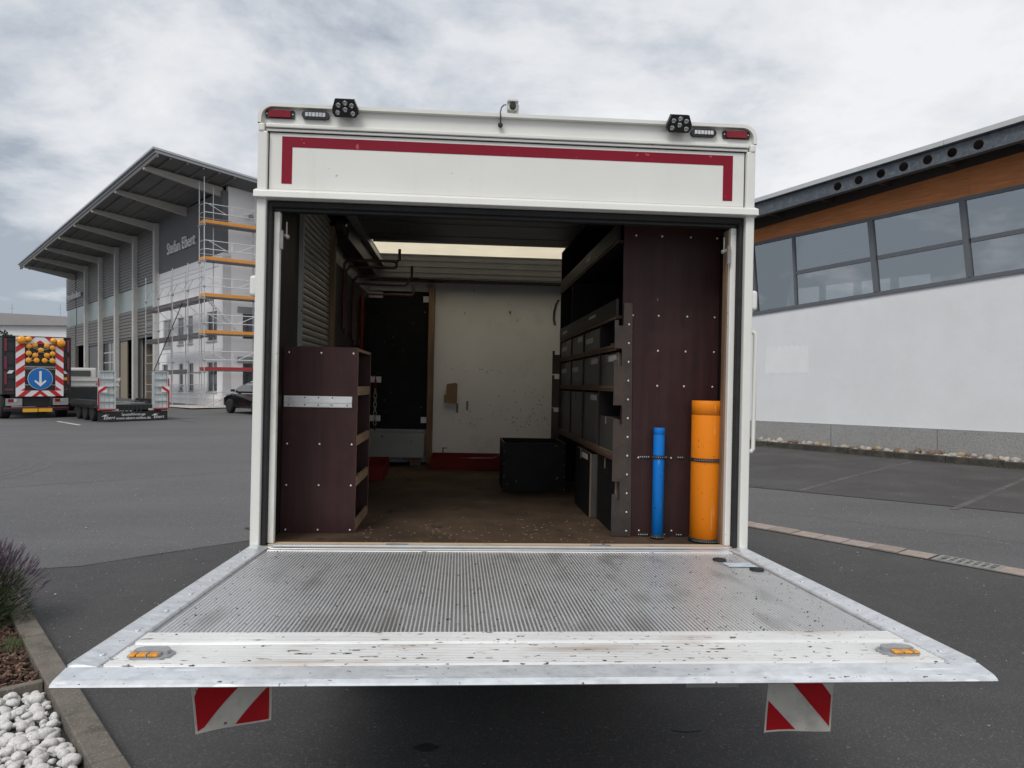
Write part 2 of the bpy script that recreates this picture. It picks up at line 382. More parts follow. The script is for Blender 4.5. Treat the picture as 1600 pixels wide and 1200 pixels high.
PAPER = mat('paper_label', (0.42, 0.42, 0.40), rough=0.6, var=0.1, scale=40)
CHAIN = mat('chain_steel', (0.40, 0.39, 0.36), rough=0.35, metal=0.8)
COPPER = mat('rust_tube', (0.10, 0.045, 0.035), rough=0.5, var=0.25, scale=14)
FLAG_WHITE = mat('flag_white', (0.52, 0.50, 0.45), rough=0.6, var=0.10, scale=12, second=((0.36, 0.34, 0.29), 14, 0.52, 0.75), specks=((0.12, 0.1, 0.08), 45, 0.69, 0.04))
FLAG_RED = mat('flag_red', (0.38, 0.003, 0.008), rough=0.6, spec=0.2, var=0.12, scale=12)
TYRE = mat('tyre', (0.014, 0.014, 0.015), rough=0.85, var=0.2, scale=20)
RIM = mat('rim_grey', (0.30, 0.30, 0.31), rough=0.4, metal=0.6)
CHASSIS = mat('chassis_black', (0.012, 0.012, 0.013), rough=0.6, var=0.2, scale=6)

# ================================================================== ground
ys = [-60, -20, 0, 3, 10, 20, 30, 40, 50, 60, 120, 700]
g = MB()
for y0, y1 in zip(ys[:-1], ys[1:]):
    g.poly([(-500, y0, gz(y0)), (500, y0, gz(y0)), (500, y1, gz(y1)), (-500, y1, gz(y1))])
g.build('ground', ASPHALT, kind='structure')
def sheet(name, pts, m, h=0.004, kind='structure'):
    return MB().poly([(x, y, gz(y) + h) for x, y in pts]).build(name, m, kind=kind)
# newer asphalt round the truck and yard; its dark colour includes some truck shade
sheet('asphalt_lane', [(-9.0, 5.15), (-3.9, 6.72), (-2.72, 7.78), (2.7, 8.72), (4.6, 6.4), (9.5, 0.4), (9.5, -12), (-16, -12)], ASPH_DARK)
# older tar surface of the parking bays on the right
sheet('parking_bay_asphalt', [(1.2, 12.6), (3.71, 11.45), (7.05, 8.77), (13.5, 3.6), (16.8, 3.6), (5.8, 18.3), (0.2, 25.8)], ASPH_OLD)
def strip(name, pts, wd, m, h, kind='structure'):
    mb = MB()
    for i in range(len(pts) - 1):
        p, q = Vector(pts[i]), Vector(pts[i + 1]); d = (q - p).normalized(); n = Vector((-d.y, d.x)) * wd / 2
        mb.poly([(v.x, v.y, gz(v.y) + h) for v in (p - n, q - n, q + n, p + n)])
    return mb.build(name, m, kind=kind)
pts = [(-9.0, 5.15), (-6.2, 6.05), (-3.9, 6.72), (-3.4, 7.2), (-2.72, 7.78), (2.7, 8.72)]
strip('asphalt_seam', pts, 0.022, SEAM, 0.0062)
strip('asphalt_seam', [(1.2, 12.6), (3.71, 11.45), (7.05, 8.77), (13.5, 3.6)], 0.03, SEAM, 0.0058)
strip('bay_line', [(4.3, 11.1), (5.77, 12.63), (7.95, 14.76)], 0.09, WHITE_LINE, 0.0062)
strip('bay_line', [(5.69, 9.57), (9.6, 13.4)], 0.09, WHITE_LINE, 0.0062)
strip('bay_line', [(-14.9, 25.6), (-16.9, 27.6)], 0.12, WHITE_LINE2, 0.0035)
strip('bay_line', [(-11.3, 26.6), (-13.0, 28.6)], 0.10, WHITE_LINE, 0.0035)
# oil stains are marks on the asphalt
def blot(name, c, r, m, h, sq=0.6):
    n = 20; mb = MB()
    mb.poly([(c[0] + r * (1 + 0.2 * math.sin(3 * i + c[0])) * math.cos(2 * math.pi * i / n), c[1] + sq * r * (1 + 0.15 * math.cos(5 * i)) * math.sin(2 * math.pi * i / n), gz(c[1]) + h) for i in range(n)])
    return mb.build(name, m, kind='structure')
OIL = mat('oil_stain', (0.022, 0.022, 0.024), rough=0.6, var=0.3, scale=9)
blot('oil_stain', (-0.40, 3.45), 0.055, OIL, 0.008)
blot('oil_stain', (0.85, 3.62), 0.07, OIL, 0.008, 0.3)
blot('oil_stain', (-2.85, 8.4), 0.16, OIL, 0.006, 0.7)
# thin cracks and worn tyre tracks in the yard
CRACK = mat('asphalt_crack', (0.04, 0.04, 0.041), rough=0.9)
def crack(p, q, n, amp, wd):
    p, q = Vector(p), Vector(q); d = (q - p); nn = Vector((-d.y, d.x)).normalized()
    strip('asphalt_crack', [tuple(p + d * i / n + nn * (rnd.gauss(0, amp) if 0 < i < n else 0)) for i in range(n + 1)], wd, CRACK, 0.003)
crack((-7.9, 11.4), (-4.6, 13.4), 14, 0.04, 0.012); crack((-9.0, 16.0), (-5.2, 17.4), 12, 0.06, 0.016); crack((3.3, 9.4), (5.3, 7.6), 16, 0.02, 0.006)
TRACK = mat('tyre_track', (0.096, 0.095, 0.096), rough=0.85, var=0.10, scale=3, second=((0.106, 0.104, 0.105), 1.2, 0.40, 0.6))
for r in (3.0, 3.22, 3.5):
    strip('tyre_track', [(-12.0 + r * math.cos(R(a_)), 12.5 + r * 1.1 * math.sin(R(a_))) for a_ in range(-60, 61, 8)], 0.13, TRACK, 0.0025)
# bits of grit lying on the yard
gr = MB()
for i in range(420):
    y = rnd.uniform(4.0, 13); x = rnd.uniform(-0.72 * y, -0.36 * y) if rnd.random() < 0.7 else rnd.uniform(0.36 * y, 0.70 * y)
    r = rnd.uniform(0.002, 0.006) * (2.0 if rnd.random() < 0.06 else 1)
    gr.ball((x, y, gz(y) + 0.004 + r * 0.5), (r, r, r * 0.7), n=5, k=3)
gr.build('grit', mat('grit', (0.42, 0.41, 0.39), rough=0.8), kind='stuff')

# gutter of reddish stones with a drain grate
GU = Vector((0.632, -0.775)); GA = Vector((2.73, 8.59))
gut = MB(); gang = math.atan2(GU.y, GU.x)
gut_root = MB().box(-8.0, 6.0, -0.14, 0.14, -0.05, -0.002).build('gutter', SEAM, kind='structure')
gut_root.location = (GA.x, GA.y, gz(GA.y) + 0.010); gut_root.rotation_euler = (0, 0, gang)
slope = -0.0125 * GU.y * -1
gut_root.rotation_euler = (Matrix.Rotation(gang, 4, 'Z') @ Matrix.Rotation(0.0125 * 0.775, 4, 'Y')).to_euler()
vs_ = []
for k in range(4):
    mb = MB(); mb.box(-0.133, 0.133, -0.122, 0.122, -0.03, 0.006 + 0.0015 * k)
    vs_.append(mb.mesh('gutter_stone', STONE_RED if k % 2 == 0 else mat('gutter_stone_tone', (0.36 - 0.03 * k, 0.285 - 0.02 * k, 0.255 - 0.02 * k), rough=0.9, var=0.16, scale=10, bump=0.3, bscale=90, specks=((0.2, 0.16, 0.14), 90, 0.58, 0.1))))
x = -7.8
while x < 5.8:
    if not (1.9 < x + 0.14 < 2.70):
        o = put('gutter_stone', rnd.choice(vs_), gut_root, (x + 0.14, rnd.uniform(-0.003, 0.003), rnd.uniform(-0.002, 0.002)), (0, 0, rnd.uniform(-0.01, 0.01)))
    x += 0.28
gt = empty('drain_grate', gut_root.location, gut_root.rotation_euler, 'grey cast iron drain grate set into the row of reddish gutter stones', 'drain grate')
mb = MB()
X0, X1 = 2.03, 2.57
mb.box(X0, X1, -0.125, -0.10, -0.03, 0.008); mb.box(X0, X1, 0.10, 0.125, -0.03, 0.008); mb.box(X0, X0 + 0.04, -0.10, 0.10, -0.03, 0.008); mb.box(X1 - 0.04, X1, -0.10, 0.10, -0.03, 0.008)
mb.build('frame', IRON, gt)
b1 = MB().box(-0.015, 0.015, -0.10, 0.10, -0.02, 0.006).mesh('bar', IRON)
for i in range(1, 7): put('bar', b1, gt, (X0 + 0.04 + i * (X1 - X0 - 0.08) / 7, 0, 0))
mb = MB().box(X0 + 0.04, X1 - 0.04, -0.052, -0.034, -0.02, 0.0055).box(X0 + 0.04, X1 - 0.04, 0.034, 0.052, -0.02, 0.0055)
mb.build('cross_bar', IRON, gt)
MB().box(X0 + 0.04, X1 - 0.04, -0.10, 0.10, -0.029, -0.024).build('pit', BLACKHOLE, gt)

# ================================================================== planting bed, front left
BU = Vector((-0.648, 0.761)); K0 = Vector((-1.705, 3.255))
bed_rot = math.atan2(BU.y, BU.x)      # local x = along the kerb (away), local y = into the bed (left)
def bed_empty_loc(): return (K0.x, K0.y, gz(K0.y))
bed_M = (Matrix.Translation(bed_empty_loc()) @ Matrix.Rotation(bed_rot, 4, 'Z') @ Matrix.Rotation(-0.0125 * 0.761, 4, 'Y'))
def bedobj(o): o.matrix_world = bed_M; return o
kerb = bedobj(empty('bed_kerb', label='weathered brown concrete kerb between the planting bed and asphalt yard', cat='kerb'))
x = -3.0
i = 0
while x < 7.0:
    MB().box(x + 0.004, x + 0.996, 0.0, 0.128, -0.08, 0.072 + 0.002 * (i % 3)).build('kerb_stone', KERB, kerb, bevel=0.008)
    x += 1.0; i += 1
edge = bedobj(empty('edging_stone_row', label='narrow concrete edging between bark mulch and white pebbles', cat='edging'))
for i in range(3):
    MB().box(1.155, 1.205, 0.134 + i * 0.8, 0.128 + (i + 1) * 0.8, -0.08, 0.066 + 0.002 * i).build('edging_stone', KERB, edge, bevel=0.006)
soil = bedobj(MB().poly([(-3, 0.1, 0.004), (7, 0.1, 0.004), (7, 3, 0.004), (-3, 3, 0.004)]).build('bed_soil', mat('soil', (0.035, 0.027, 0.02), rough=0.95, var=0.3, scale=14), kind='structure'))
# white pebbles: each stone is an object of its own
PEB = mat('white_pebble', (0.66, 0.645, 0.625), rough=0.85, var=0.16, scale=2.5, bump=0.22, bscale=9, second=((0.40, 0.385, 0.37), 1.8, 0.48, 0.76), specks=((0.24, 0.225, 0.21), 6, 0.62, 0.08), spec=0.25)
def stone_mesh(name, m, seed, sx, sy, sz, rough=0.16, sub=3):
    bm = bmesh.new(); bmesh.ops.create_icosphere(bm, subdivisions=sub, radius=1.0); r2 = random.Random(seed)
    ds = [(Vector((r2.gauss(0, 1), r2.gauss(0, 1), r2.gauss(0, 1))).normalized(), r2.uniform(0.5, 0.95), r2.uniform(0.3, 1)) for _ in range(9)]
    for v in bm.verts:
        p = v.co.copy(); k = 1.0
        for d, off, am in ds:
            h = p.dot(d)
            if h > off: k -= rough * am * (h - off) * 3
        k += 0.03 * math.sin(7 * p.x + seed) * math.cos(6 * p.y)
        v.co = Vector((p.x * sx * k, p.y * sy * k, p.z * sz * k))
    me = bpy.data.meshes.new(name); bm.to_mesh(me); bm.free(); me.materials.append(m)
    me.polygons.foreach_set('use_smooth', [True] * len(me.polygons))
    return me
pebs = [stone_mesh('pebble', PEB, 3 + k, 1.0, rnd.uniform(0.62, 0.9), rnd.uniform(0.5, 0.75), rough=0.26, sub=3) for k in range(12)]
peb_bed = bedobj(MB().poly([(-0.6, 0.13, 0.008), (1.15, 0.13, 0.008), (1.15, 1.3, 0.008), (-0.6, 1.3, 0.008)]).build('pebble_bed', SEAM, kind='structure'))
placed = []
def try_peb(n, r0, r1, z, gap, u0=-0.15):
    for _ in range(n):
        r = rnd.uniform(r0, r1); u = rnd.uniform(u0, 1.15 - r * 0.8); v = rnd.uniform(0.128 + r * 0.8, 1.0)
        if all((u - a) ** 2 + (v - b) ** 2 > (gap * (r + c)) ** 2 for a, b, c, zz in placed if abs(zz - z) < 0.02):
            placed.append((u, v, r, z))
            put('pebble', rnd.choice(pebs), peb_bed, (u, v, z + r * 0.2), (rnd.uniform(-0.35, 0.35), rnd.uniform(-0.35, 0.35), rnd.uniform(0, 6.28)), (r, r, r))
try_peb(3000, 0.028, 0.054, 0.012, 0.74)
try_peb(1800, 0.018, 0.028, 0.014, 0.68)
try_peb(900, 0.026, 0.044, 0.038, 1.0)
# bark mulch
BARK = [mat('bark_light', (0.20, 0.125, 0.085), rough=0.9, var=0.3, scale=30), mat('bark_mid', (0.115, 0.062, 0.042), rough=0.9, var=0.3, scale=30), mat('bark_dark', (0.045, 0.026, 0.02), rough=0.9, var=0.3, scale=30)]
mb = MB()
for i in range(11000):
    u = rnd.uniform(1.22, 3.6); v = rnd.uniform(0.14, 1.5); z = 0.014 + rnd.random() ** 1.6 * 0.05
    l, wd, h = rnd.uniform(0.007, 0.030), rnd.uniform(0.0035, 0.009), rnd.uniform(0.0015, 0.004)
    mb.M = Matrix.Translation((u, v, z)) @ Matrix.Rotation(rnd.uniform(0, 6.28), 4, 'Z') @ Matrix.Rotation(rnd.uniform(-0.6, 0.6), 4, 'Y') @ Matrix.Rotation(rnd.uniform(-0.7, 0.7), 4, 'X')
    mb.box(-l, l, -wd, wd, -h, h, rnd.choice((0, 1, 1, 1, 2, 2)))
bedobj(mb.build('bark_mulch', BARK, kind='stuff'))
# lavender
LEAF = [mat('lavender_leaf', (0.075, 0.095, 0.045), rough=0.7, var=0.3, scale=20), mat('lavender_leaf_dark', (0.035, 0.055, 0.028), rough=0.7, var=0.3, scale=20), mat('lavender_stem', (0.10, 0.115, 0.06), rough=0.7)]
LAV = [mat('lavender_flower', (0.105, 0.062, 0.115), rough=0.8, var=0.35, scale=60), mat('lavender_flower_faded', (0.145, 0.105, 0.125), rough=0.8, var=0.3, scale=60)]
def lavender(u, v, rad, hgt, n_leaf, n_flower, label):
    root = empty('lavender_bush', label=label, cat='shrub')
    root.matrix_world = bed_M @ Matrix.Translation((u, v, 0.012))
    lf, st, fl = MB(), MB(), MB()
    def dirn(spread):
        th = abs(rnd.gauss(0, spread)); ph = rnd.uniform(0, 6.28)
        return Vector((math.sin(th) * math.cos(ph), math.sin(th) * math.sin(ph), math.cos(th)))
    for i in range(n_leaf):
        d = dirn(0.75)
        if d.z < 0.05: d.z = 0.05
        rr = rnd.random() ** 0.5
        base = Vector((d.x * rad * rr, d.y * rad * rr, (0.03 + d.z * hgt * 0.86 * rr)))
        t = (d + Vector((rnd.gauss(0, 0.35), rnd.gauss(0, 0.35), rnd.gauss(0.3, 0.3)))).normalized(); l = rnd.uniform(0.03, 0.065); s = t.cross(Vector((rnd.gauss(0, 1), rnd.gauss(0, 1), rnd.gauss(0, 1)))).normalized() * rnd.uniform(0.0022, 0.004)
        lf.poly([base - s, base + s, base + t * l + s * 0.3, base + t * l - s * 0.3], rnd.choice((0, 0, 1)))
    for i in range(n_flower):
        d = dirn(0.62)
        if d.z < 0.15: d.z = 0.15
        p0 = Vector((d.x * rad * 0.5, d.y * rad * 0.5, hgt * 0.35 * d.z)); tip = Vector((d.x * rad * 1.18, d.y * rad * 1.18, 0.06 + hgt * (0.25 + 0.75 * d.z))) * rnd.uniform(0.82, 1.05)
        mid = (p0 + tip) / 2 + Vector((d.x, d.y, 0)) * 0.02 + Vector((0, 0, 0.02))
        st.tube([p0, mid, tip], [0.0016, 0.0014, 0.001], n=3, m=0, cap=False)
        ax = (tip - mid).normalized(); ln_ = rnd.uniform(0.035, 0.065); q = rnd.choice((0, 0, 0, 1))
        for k in range(6):
            c = tip + ax * (k / 5 - 0.25) * ln_; r = 0.0062 * (1 - 0.55 * abs(k - 2) / 4) * rnd.uniform(0.8, 1.2)
            fl.ball((c.x + rnd.gauss(0, 0.001), c.y + rnd.gauss(0, 0.001), c.z), (r, r, r * 0.9), m=q, n=5, k=3)
    lf.build('foliage', LEAF, root, kind='stuff'); st.build('stem', LEAF[2], root, kind='stuff'); fl.build('flower_spike', LAV, root, kind='stuff')
lavender(2.60, 0.42, 0.43, 0.53, 20000, 1500, 'purple flowering lavender bush leaning over the kerb at the edge of the mulch bed')
tuft = empty('grass_tuft', label='small pale green tuft at the foot of the lavender beside the kerb', cat='weed')
tuft.matrix_world = bed_M @ Matrix.Translation((1.95, 0.17, 0.015))
mb = MB()
for i in range(700):
    b = Vector((rnd.gauss(0, 0.05), rnd.gauss(0, 0.035), rnd.uniform(0, 0.05))); t = Vector((rnd.gauss(0, 0.5), rnd.gauss(0, 0.5), 1)).normalized(); l = rnd.uniform(0.02, 0.06); s = t.cross(Vector((rnd.gauss(0, 1), rnd.gauss(0, 1), 0.1))).normalized() * 0.0022
    mb.poly([b - s, b + s, b + t * l])
mb.build('blade', mat('pale_leaf', (0.12, 0.145, 0.07), rough=0.8, var=0.3, scale=30), tuft, kind='stuff')

# ================================================================== right building
RW = empty('render_building', (6.2, 19.12, gz(19.12)), (0, 0, math.atan2(-0.8, 0.6)), 'white rendered hall with slanted window band, timber frieze and steel roof edge', 'building')
# local x = along the wall towards the camera, local y: + is INTO... (x cross z): outward is -y
RENDER = mat('white_render', (0.76, 0.765, 0.775), rough=0.9, var=0.035, scale=0.8, bump=0.5, bscale=55, second=((0.72, 0.725, 0.73), 1.2, 0.45, 0.75))
PATCH = mat('repair_render', (0.80, 0.805, 0.81), rough=0.9, var=0.03, scale=3, bump=0.3, bscale=40)
PLINTH = mat('plinth_plaster', (0.33, 0.325, 0.32), rough=0.9, var=0.06, scale=1.5, bump=0.5, bscale=90, specks=[((0.13, 0.125, 0.12), 75, 0.55, 0.08), ((0.45, 0.44, 0.43), 95, 0.64, 0.05)])
FRAME_GREY = mat('window_frame_grey', (0.115, 0.125, 0.14), rough=0.45, var=0.05, scale=4)
FRIEZE = mat('timber_frieze', (0.56, 0.20, 0.06), rough=0.55, var=0.22, scale=9, stretch=(0.25, 1, 2.5), second=((0.44, 0.16, 0.05), 3, 0.45, 0.72, (0.4, 1, 1.5)), bump=0.05, bscale=60)
STEEL_ANTH = mat('steel_anthracite', (0.095, 0.108, 0.125), rough=0.5, metal=0.3, var=0.2, scale=8, second=((0.15, 0.165, 0.185), 14, 0.5, 0.66))
FASCIA = mat('roof_edge_metal', (0.58, 0.58, 0.57), rough=0.4, metal=0.4, var=0.05, scale=3)
SOFFIT = mat('dark_soffit', (0.055, 0.045, 0.04), rough=0.7, var=0.2, scale=3)
GLASS_R = glass('hall_glass', (0.52, 0.53, 0.53), 0.34)
zb = gz(19.12)
X0, X1 = -7.0, 17.0
def sill(x): return 3.50 - zb + 0.061 * x
def head(x): return 5.27 - zb + 0.036 * x
def friz(x): return 5.66 - zb + 0.085 * x
def beamb(x): return 5.74 - zb + 0.068 * x
MB().prism([(X0, 0.56), (X1, 0.56), (X1, sill(X1) - 0.03), (X0, sill(X0) - 0.03)], 0, 0.3).build('wall', RENDER, RW)
pl = MB().box(X0, X1, -0.03, 0.3, -0.6, 0.556).build('plinth', PLINTH, RW)
for k in range(9):
    MB().box(-4.9 + k * 2.35, -4.894 + k * 2.35, -0.0335, -0.03, -0.5, 0.55).build('plinth_joint', SEAM, pl)
mb = MB()
n = 26
top = [(0.40 + 1.15 * i / n, 2.42 + 0.03 * math.sin(i * 1.7) + 0.012 * math.sin(i * 4.1)) for i in range(n + 1)]
bot = [(0.36 + 1.2 * i / n, 1.76 + 0.03 * math.sin(i * 2.3 + 1) + 0.015 * math.sin(i * 5.3)) for i in range(n + 1)]
mb.prism(bot + top[::-1], -0.003, 0.001)
mb.build('render_patch', PATCH, RW)
# frieze panels
for i in range(8):
    a, b = -6.9 + i * 3.0, -6.9 + i * 3.0 + 2.998
    MB().prism([(a, head(a) + 0.055), (b, head(b) + 0.055), (b, friz(b)), (a, friz(a))], 0.02, 0.06).build('frieze_panel', FRIEZE, RW)
# glazing: mullions lean with the sloping band
def mul(xb): return xb - 0.145    # head end of a mullion standing at xb on the sill
frames = [0.12, 3.22, 5.12, 7.1, 9.1, 11.1, 13.1]
wf = MB()
wf.prism([(0.0, sill(0) - 0.03), (X1, sill(X1) - 0.03), (X1, sill(X1) + 0.05), (0.0, sill(0) + 0.05)], -0.04, 0.05)
wf.prism([(0.0, head(0) - 0.02), (X1, head(X1) - 0.02), (X1, head(X1) + 0.055), (0.0, head(0) + 0.055)], -0.02, 0.05)
wf.build('window_band_frame', FRAME_GREY, RW)
for i, xb in enumerate(frames):
    wd = 0.055 if i else 0.04
    MB().prism([(xb - wd, sill(xb) + 0.05), (xb + wd, sill(xb) + 0.05), (mul(xb) + wd, head(xb) - 0.02), (mul(xb) - wd, head(xb) - 0.02)], -0.05, 0.05).build('mullion', FRAME_GREY, RW, bevel=0.006)
MB().prism([(1.24 - .03, sill(1.24) + 0.05), (1.24 + .03, sill(1.24) + 0.05), (1.16 + .03, head(1.16) - 0.02), (1.16 - .03, head(1.16) - 0.02)], -0.03, 0.05).build('slim_mullion', FRAME_GREY, RW)
def midr(x): return (sill(x) + head(x)) / 2 - 0.03
for a, b in [(1.22, 3.12), (3.22, 5.02), (5.12, 7.0), (7.1, 9.0), (9.1, 11.0), (11.1, 13.0), (13.1, 17.0)]:
    MB().prism([(a + 0.02, midr(a) - 0.045), (b - 0.02, midr(b) - 0.045), (b - 0.02, midr(b) + 0.045), (a + 0.02, midr(a) + 0.045)], -0.018, 0.048).build('transom', FRAME_GREY, RW, bevel=0.004)
cells = [(0.12, 1.24, 0), (1.24, 3.22, 1), (3.22, 5.12, 1), (5.12, 7.1, 1), (7.1, 9.1, 1), (9.1, 11.1, 1), (11.1, 13.1, 1), (13.1, 17.0, 1)]
for a, b, two in cells:
    rows = [(lambda x: sill(x) + 0.045, lambda x: midr(x) - 0.04), (lambda x: midr(x) + 0.04, lambda x: head(x) - 0.015)] if two else [(lambda x: sill(x) + 0.045, lambda x: head(x) - 0.015)]
    for f0, f1 in rows:
        def sh(x, z): return x - 0.145 * (z - sill(x)) / (head(x) - sill(x))
        q = [(sh(a, f0(a)), f0(a)), (sh(b, f0(b)), f0(b)), (sh(b, f1(b)), f1(b)), (sh(a, f1(a)), f1(a))]
        MB().prism(q, 0.010, 0.016).build('window_pane', GLASS_R, RW)
XR0 = -6.6
# corner jamb and continuation behind the truck
MB().prism([(XR0, sill(XR0) - 0.028), (-0.02, sill(0) - 0.028), (-0.02, head(0) + 0.055), (XR0, head(XR0) + 0.055)], 0.0, 0.3).build('corner_wall', RENDER, RW)
# eave: steel beam with round holes, cells of ring faces
web = MB()
def ring_cell(xa, xb_, cx_, r, n=24):
    def top(x): return beamb(x) + 0.30
    def sq(ang):
        c, s_ = math.cos(ang), math.sin(ang); hx = (xb_ - xa) / 2; t = min(hx / abs(c) if abs(c) > 1e-6 else 9, 0.15 / abs(s_) if abs(s_) > 1e-6 else 9)
        x = cx_ + c * t; return x, beamb(x) + 0.15 + s_ * t
    inn, outp = [], []
    angs = sorted([2 * math.pi * k / n for k in range(n)] + [math.atan2(sy * 0.15, sx * (xb_ - xa) / 2) % (2 * math.pi) for sx in (1, -1) for sy in (1, -1)])
    for a_ in angs:
        inn.append((cx_ + r * math.cos(a_), beamb(cx_) + 0.15 + r * math.sin(a_))); outp.append(sq(a_))
    N = len(angs)
    for k in range(N):
        k2 = (k + 1) % N
        for y_, fl in ((-0.80, 0), (-0.788, 1)):
            q = [(inn[k][0], y_, inn[k][1]), (outp[k][0], y_, outp[k][1]), (outp[k2][0], y_, outp[k2][1]), (inn[k2][0], y_, inn[k2][1])]
            web.poly(q)
        web.poly([(inn[k][0], -0.80, inn[k][1]), (inn[k2][0], -0.80, inn[k2][1]), (inn[k2][0], -0.788, inn[k2][1]), (inn[k][0], -0.788, inn[k][1])])
holes = [2.75, 3.23, 3.71, 4.18, 4.65, 5.11, 5.58]
holes = [h - 0.0 for h in holes]
p = X0
for h in holes:
    xa, xb_ = h - 0.22, h + 0.22
    if xa > p + 0.01: web.prism([(p, beamb(p)), (xa, beamb(xa)), (xa, beamb(xa) + 0.3), (p, beamb(p) + 0.3)], -0.80, -0.788)
    ring_cell(xa, xb_, h, 0.092); p = xb_
web.prism([(p, beamb(p)), (X1, beamb(X1)), (X1, beamb(X1) + 0.3), (p, beamb(p) + 0.3)], -0.80, -0.788)
wb = web.build('steel_beam', STEEL_ANTH, RW)
MB().prism([(X0, beamb(X0) - 0.016), (X1, beamb(X1) - 0.016), (X1, beamb(X1) - 0.001), (X0, beamb(X0) - 0.001)], -0.86, -0.70).build('beam_flange', STEEL_ANTH, wb)
MB().prism([(X0, beamb(X0) + 0.301), (X1, beamb(X1) + 0.301), (X1, beamb(X1) + 0.316), (X0, beamb(X0) + 0.316)], -0.86, -0.70).build('beam_flange', STEEL_ANTH, wb)
MB().prism([(X0, beamb(X0) + 0.33), (X1, beamb(X1) + 0.33), (X1, beamb(X1) + 0.36), (X0, beamb(X0) + 0.36)], -0.85, 9.0).build('roof', FASCIA, RW)
for i in range(4):
    a, b = X0 + i * 6.0, X0 + i * 6.0 + 5.992
    MB().prism([(a, beamb(a) + 0.318), (b, beamb(b) + 0.318), (b, beamb(b) + 0.415), (a, beamb(a) + 0.415)], -0.90, -0.87).build('roof_edge_trim', FASCIA, RW)
# dark soffit and rafters under the eave
MB().prism([(X0, beamb(X0) + 0.27), (X1, beamb(X1) + 0.27), (X1, beamb(X1) + 0.30), (X0, beamb(X0) + 0.30)], -0.69, 0.3).build('soffit', SOFFIT, RW)
MB().prism([(X0, friz(X0) + 0.002), (X1, friz(X1) + 0.002), (X1, friz(X1) + 0.5), (X0, friz(X0) + 0.5)], 0.03, 0.06).build('eave_board', SOFFIT, RW)
for i in range(17):
    x = -6 + i * 1.35
    MB().box(x, x + 0.08, -0.69, 0.02, beamb(x) + 0.06, beamb(x) + 0.262).build('rafter', SOFFIT, RW)
# interior seen through the glass
ROOM = mat('hall_room', (0.22, 0.22, 0.21), rough=0.9, var=0.1, scale=1)
inn = MB()
XR = -6.6
inn.box(XR, X1, 0.32, 9.0, 2.2, 2.25); inn.box(X1 - 0.05, X1, 0.32, 9.0, 2.25, 5.8)
inn.prism([(XR, beamb(XR) + 0.20), (X1, beamb(X1) + 0.20), (X1, beamb(X1) + .24), (XR, beamb(XR) + 0.24)], 0.32, 9.0)
inn.build('interior', ROOM, RW)
# far wall of the room with its own window openings
fw = MB(); Z0, Z1 = 4.22, 5.12
fw.box(XR, X1, 9.0, 9.2, 2.25, Z0); fw.prism([(XR, Z1), (X1, Z1), (X1, beamb(X1) + 0.2), (XR, beamb(XR) + 0.2)], 9.0, 9.2)
ops = [(-5.8, -4.75), (-4.55, -3.5), (-3.35, -2.2), (-2.0, -0.9), (-0.7, 0.4)]
xs = [XR] + [v for o_ in ops for v in o_] + [X1]
for a, b in zip(xs[0::2], xs[1::2]): fw.box(a, b, 9.0, 9.2, Z0, Z1)
fw.build('rear_wall', ROOM, RW)
st = MB()
p0, p1 = Vector((-2.6, 3.5, 4.95)), Vector((0.55, 3.5, 5.12))
for dy in (0.0, 0.35): st.bar(p0 + Vector((0, dy, -0.35)), p1 + Vector((0, dy, 0.12)), 0.07, 0.05)
for k in range(5): q = p0.lerp(p1, k / 4) + Vector((0, 0, -0.35 + 0.47 * k / 4)); st.bar(q, q + Vector((0, 0.35, 0)), 0.05)
st.build('roof_strut', WHITE_TUBE, RW)
MB().box(XR - 0.3, XR, 0.0, 9.2, -0.5, 4.9).build('end_wall', RENDER, RW)
# kerb in front of the wall and the strip of stones behind it
ck = empty('wall_kerb', RW.location, RW.rotation_euler, 'dark mossy kerb holding the stone strip along the white hall', 'kerb')
CK = mat('old_kerb', (0.05, 0.046, 0.04), rough=0.95, var=0.35, scale=6, second=((0.085, 0.085, 0.06), 3, 0.5, 0.75), bump=0.5, bscale=40)
def wall_slope(x): return -0.0125 * 0.8 * x
for i in range(20):
    a = -6 + i * 1.0
    z = wall_slope(a + 0.5)
    MB().box(a + 0.005, a + 0.995, -0.83, -0.70, z - 0.2, z + 0.12 + 0.004 * (i % 3)).build('kerb_stone', CK, ck, bevel=0.012)
sb = MB()
sb.poly([(-6, -0.70, wall_slope(-6) + 0.05), (14, -0.70, wall_slope(14) + 0.05), (14, -0.03, wall_slope(14) + 0.05), (-6, -0.03, wall_slope(-6) + 0.05)])
strip_o = sb.build('stone_strip', mat('strip_soil', (0.09, 0.075, 0.055), rough=0.95, var=0.3, scale=12), kind='structure')
strip_o.location = RW.location; strip_o.rotation_euler = RW.rotation_euler
SC = [mat('field_stone_tan', (0.34, 0.26, 0.17), rough=0.85, var=0.25, scale=14), mat('field_stone_grey', (0.36, 0.34, 0.31), rough=0.85, var=0.25, scale=14), mat('field_stone_brown', (0.17, 0.12, 0.09), rough=0.85, var=0.25, scale=14), mat('field_stone_pale', (0.45, 0.40, 0.33), rough=0.85, var=0.2, scale=14)]
fs = [stone_mesh('stone', SC[k % 4], 40 + k, 1.0, rnd.uniform(0.6, 0.9), rnd.uniform(0.55, 0.8), sub=1) for k in range(12)]
for i in range(298):
    x = rnd.uniform(-0.6, 6.9); r = rnd.uniform(0.035, 0.085) if rnd.random() < 0.9 else rnd.uniform(0.09, 0.13)
    put('stone', rnd.choice(fs), strip_o, (x, rnd.uniform(-0.66, -0.10), wall_slope(x) + 0.05 + r * rnd.uniform(0.25, 0.75)), (rnd.uniform(-.4, .4), rnd.uniform(-.4, .4), rnd.uniform(0, 6.28)), (r, r, r))
gm = MB()
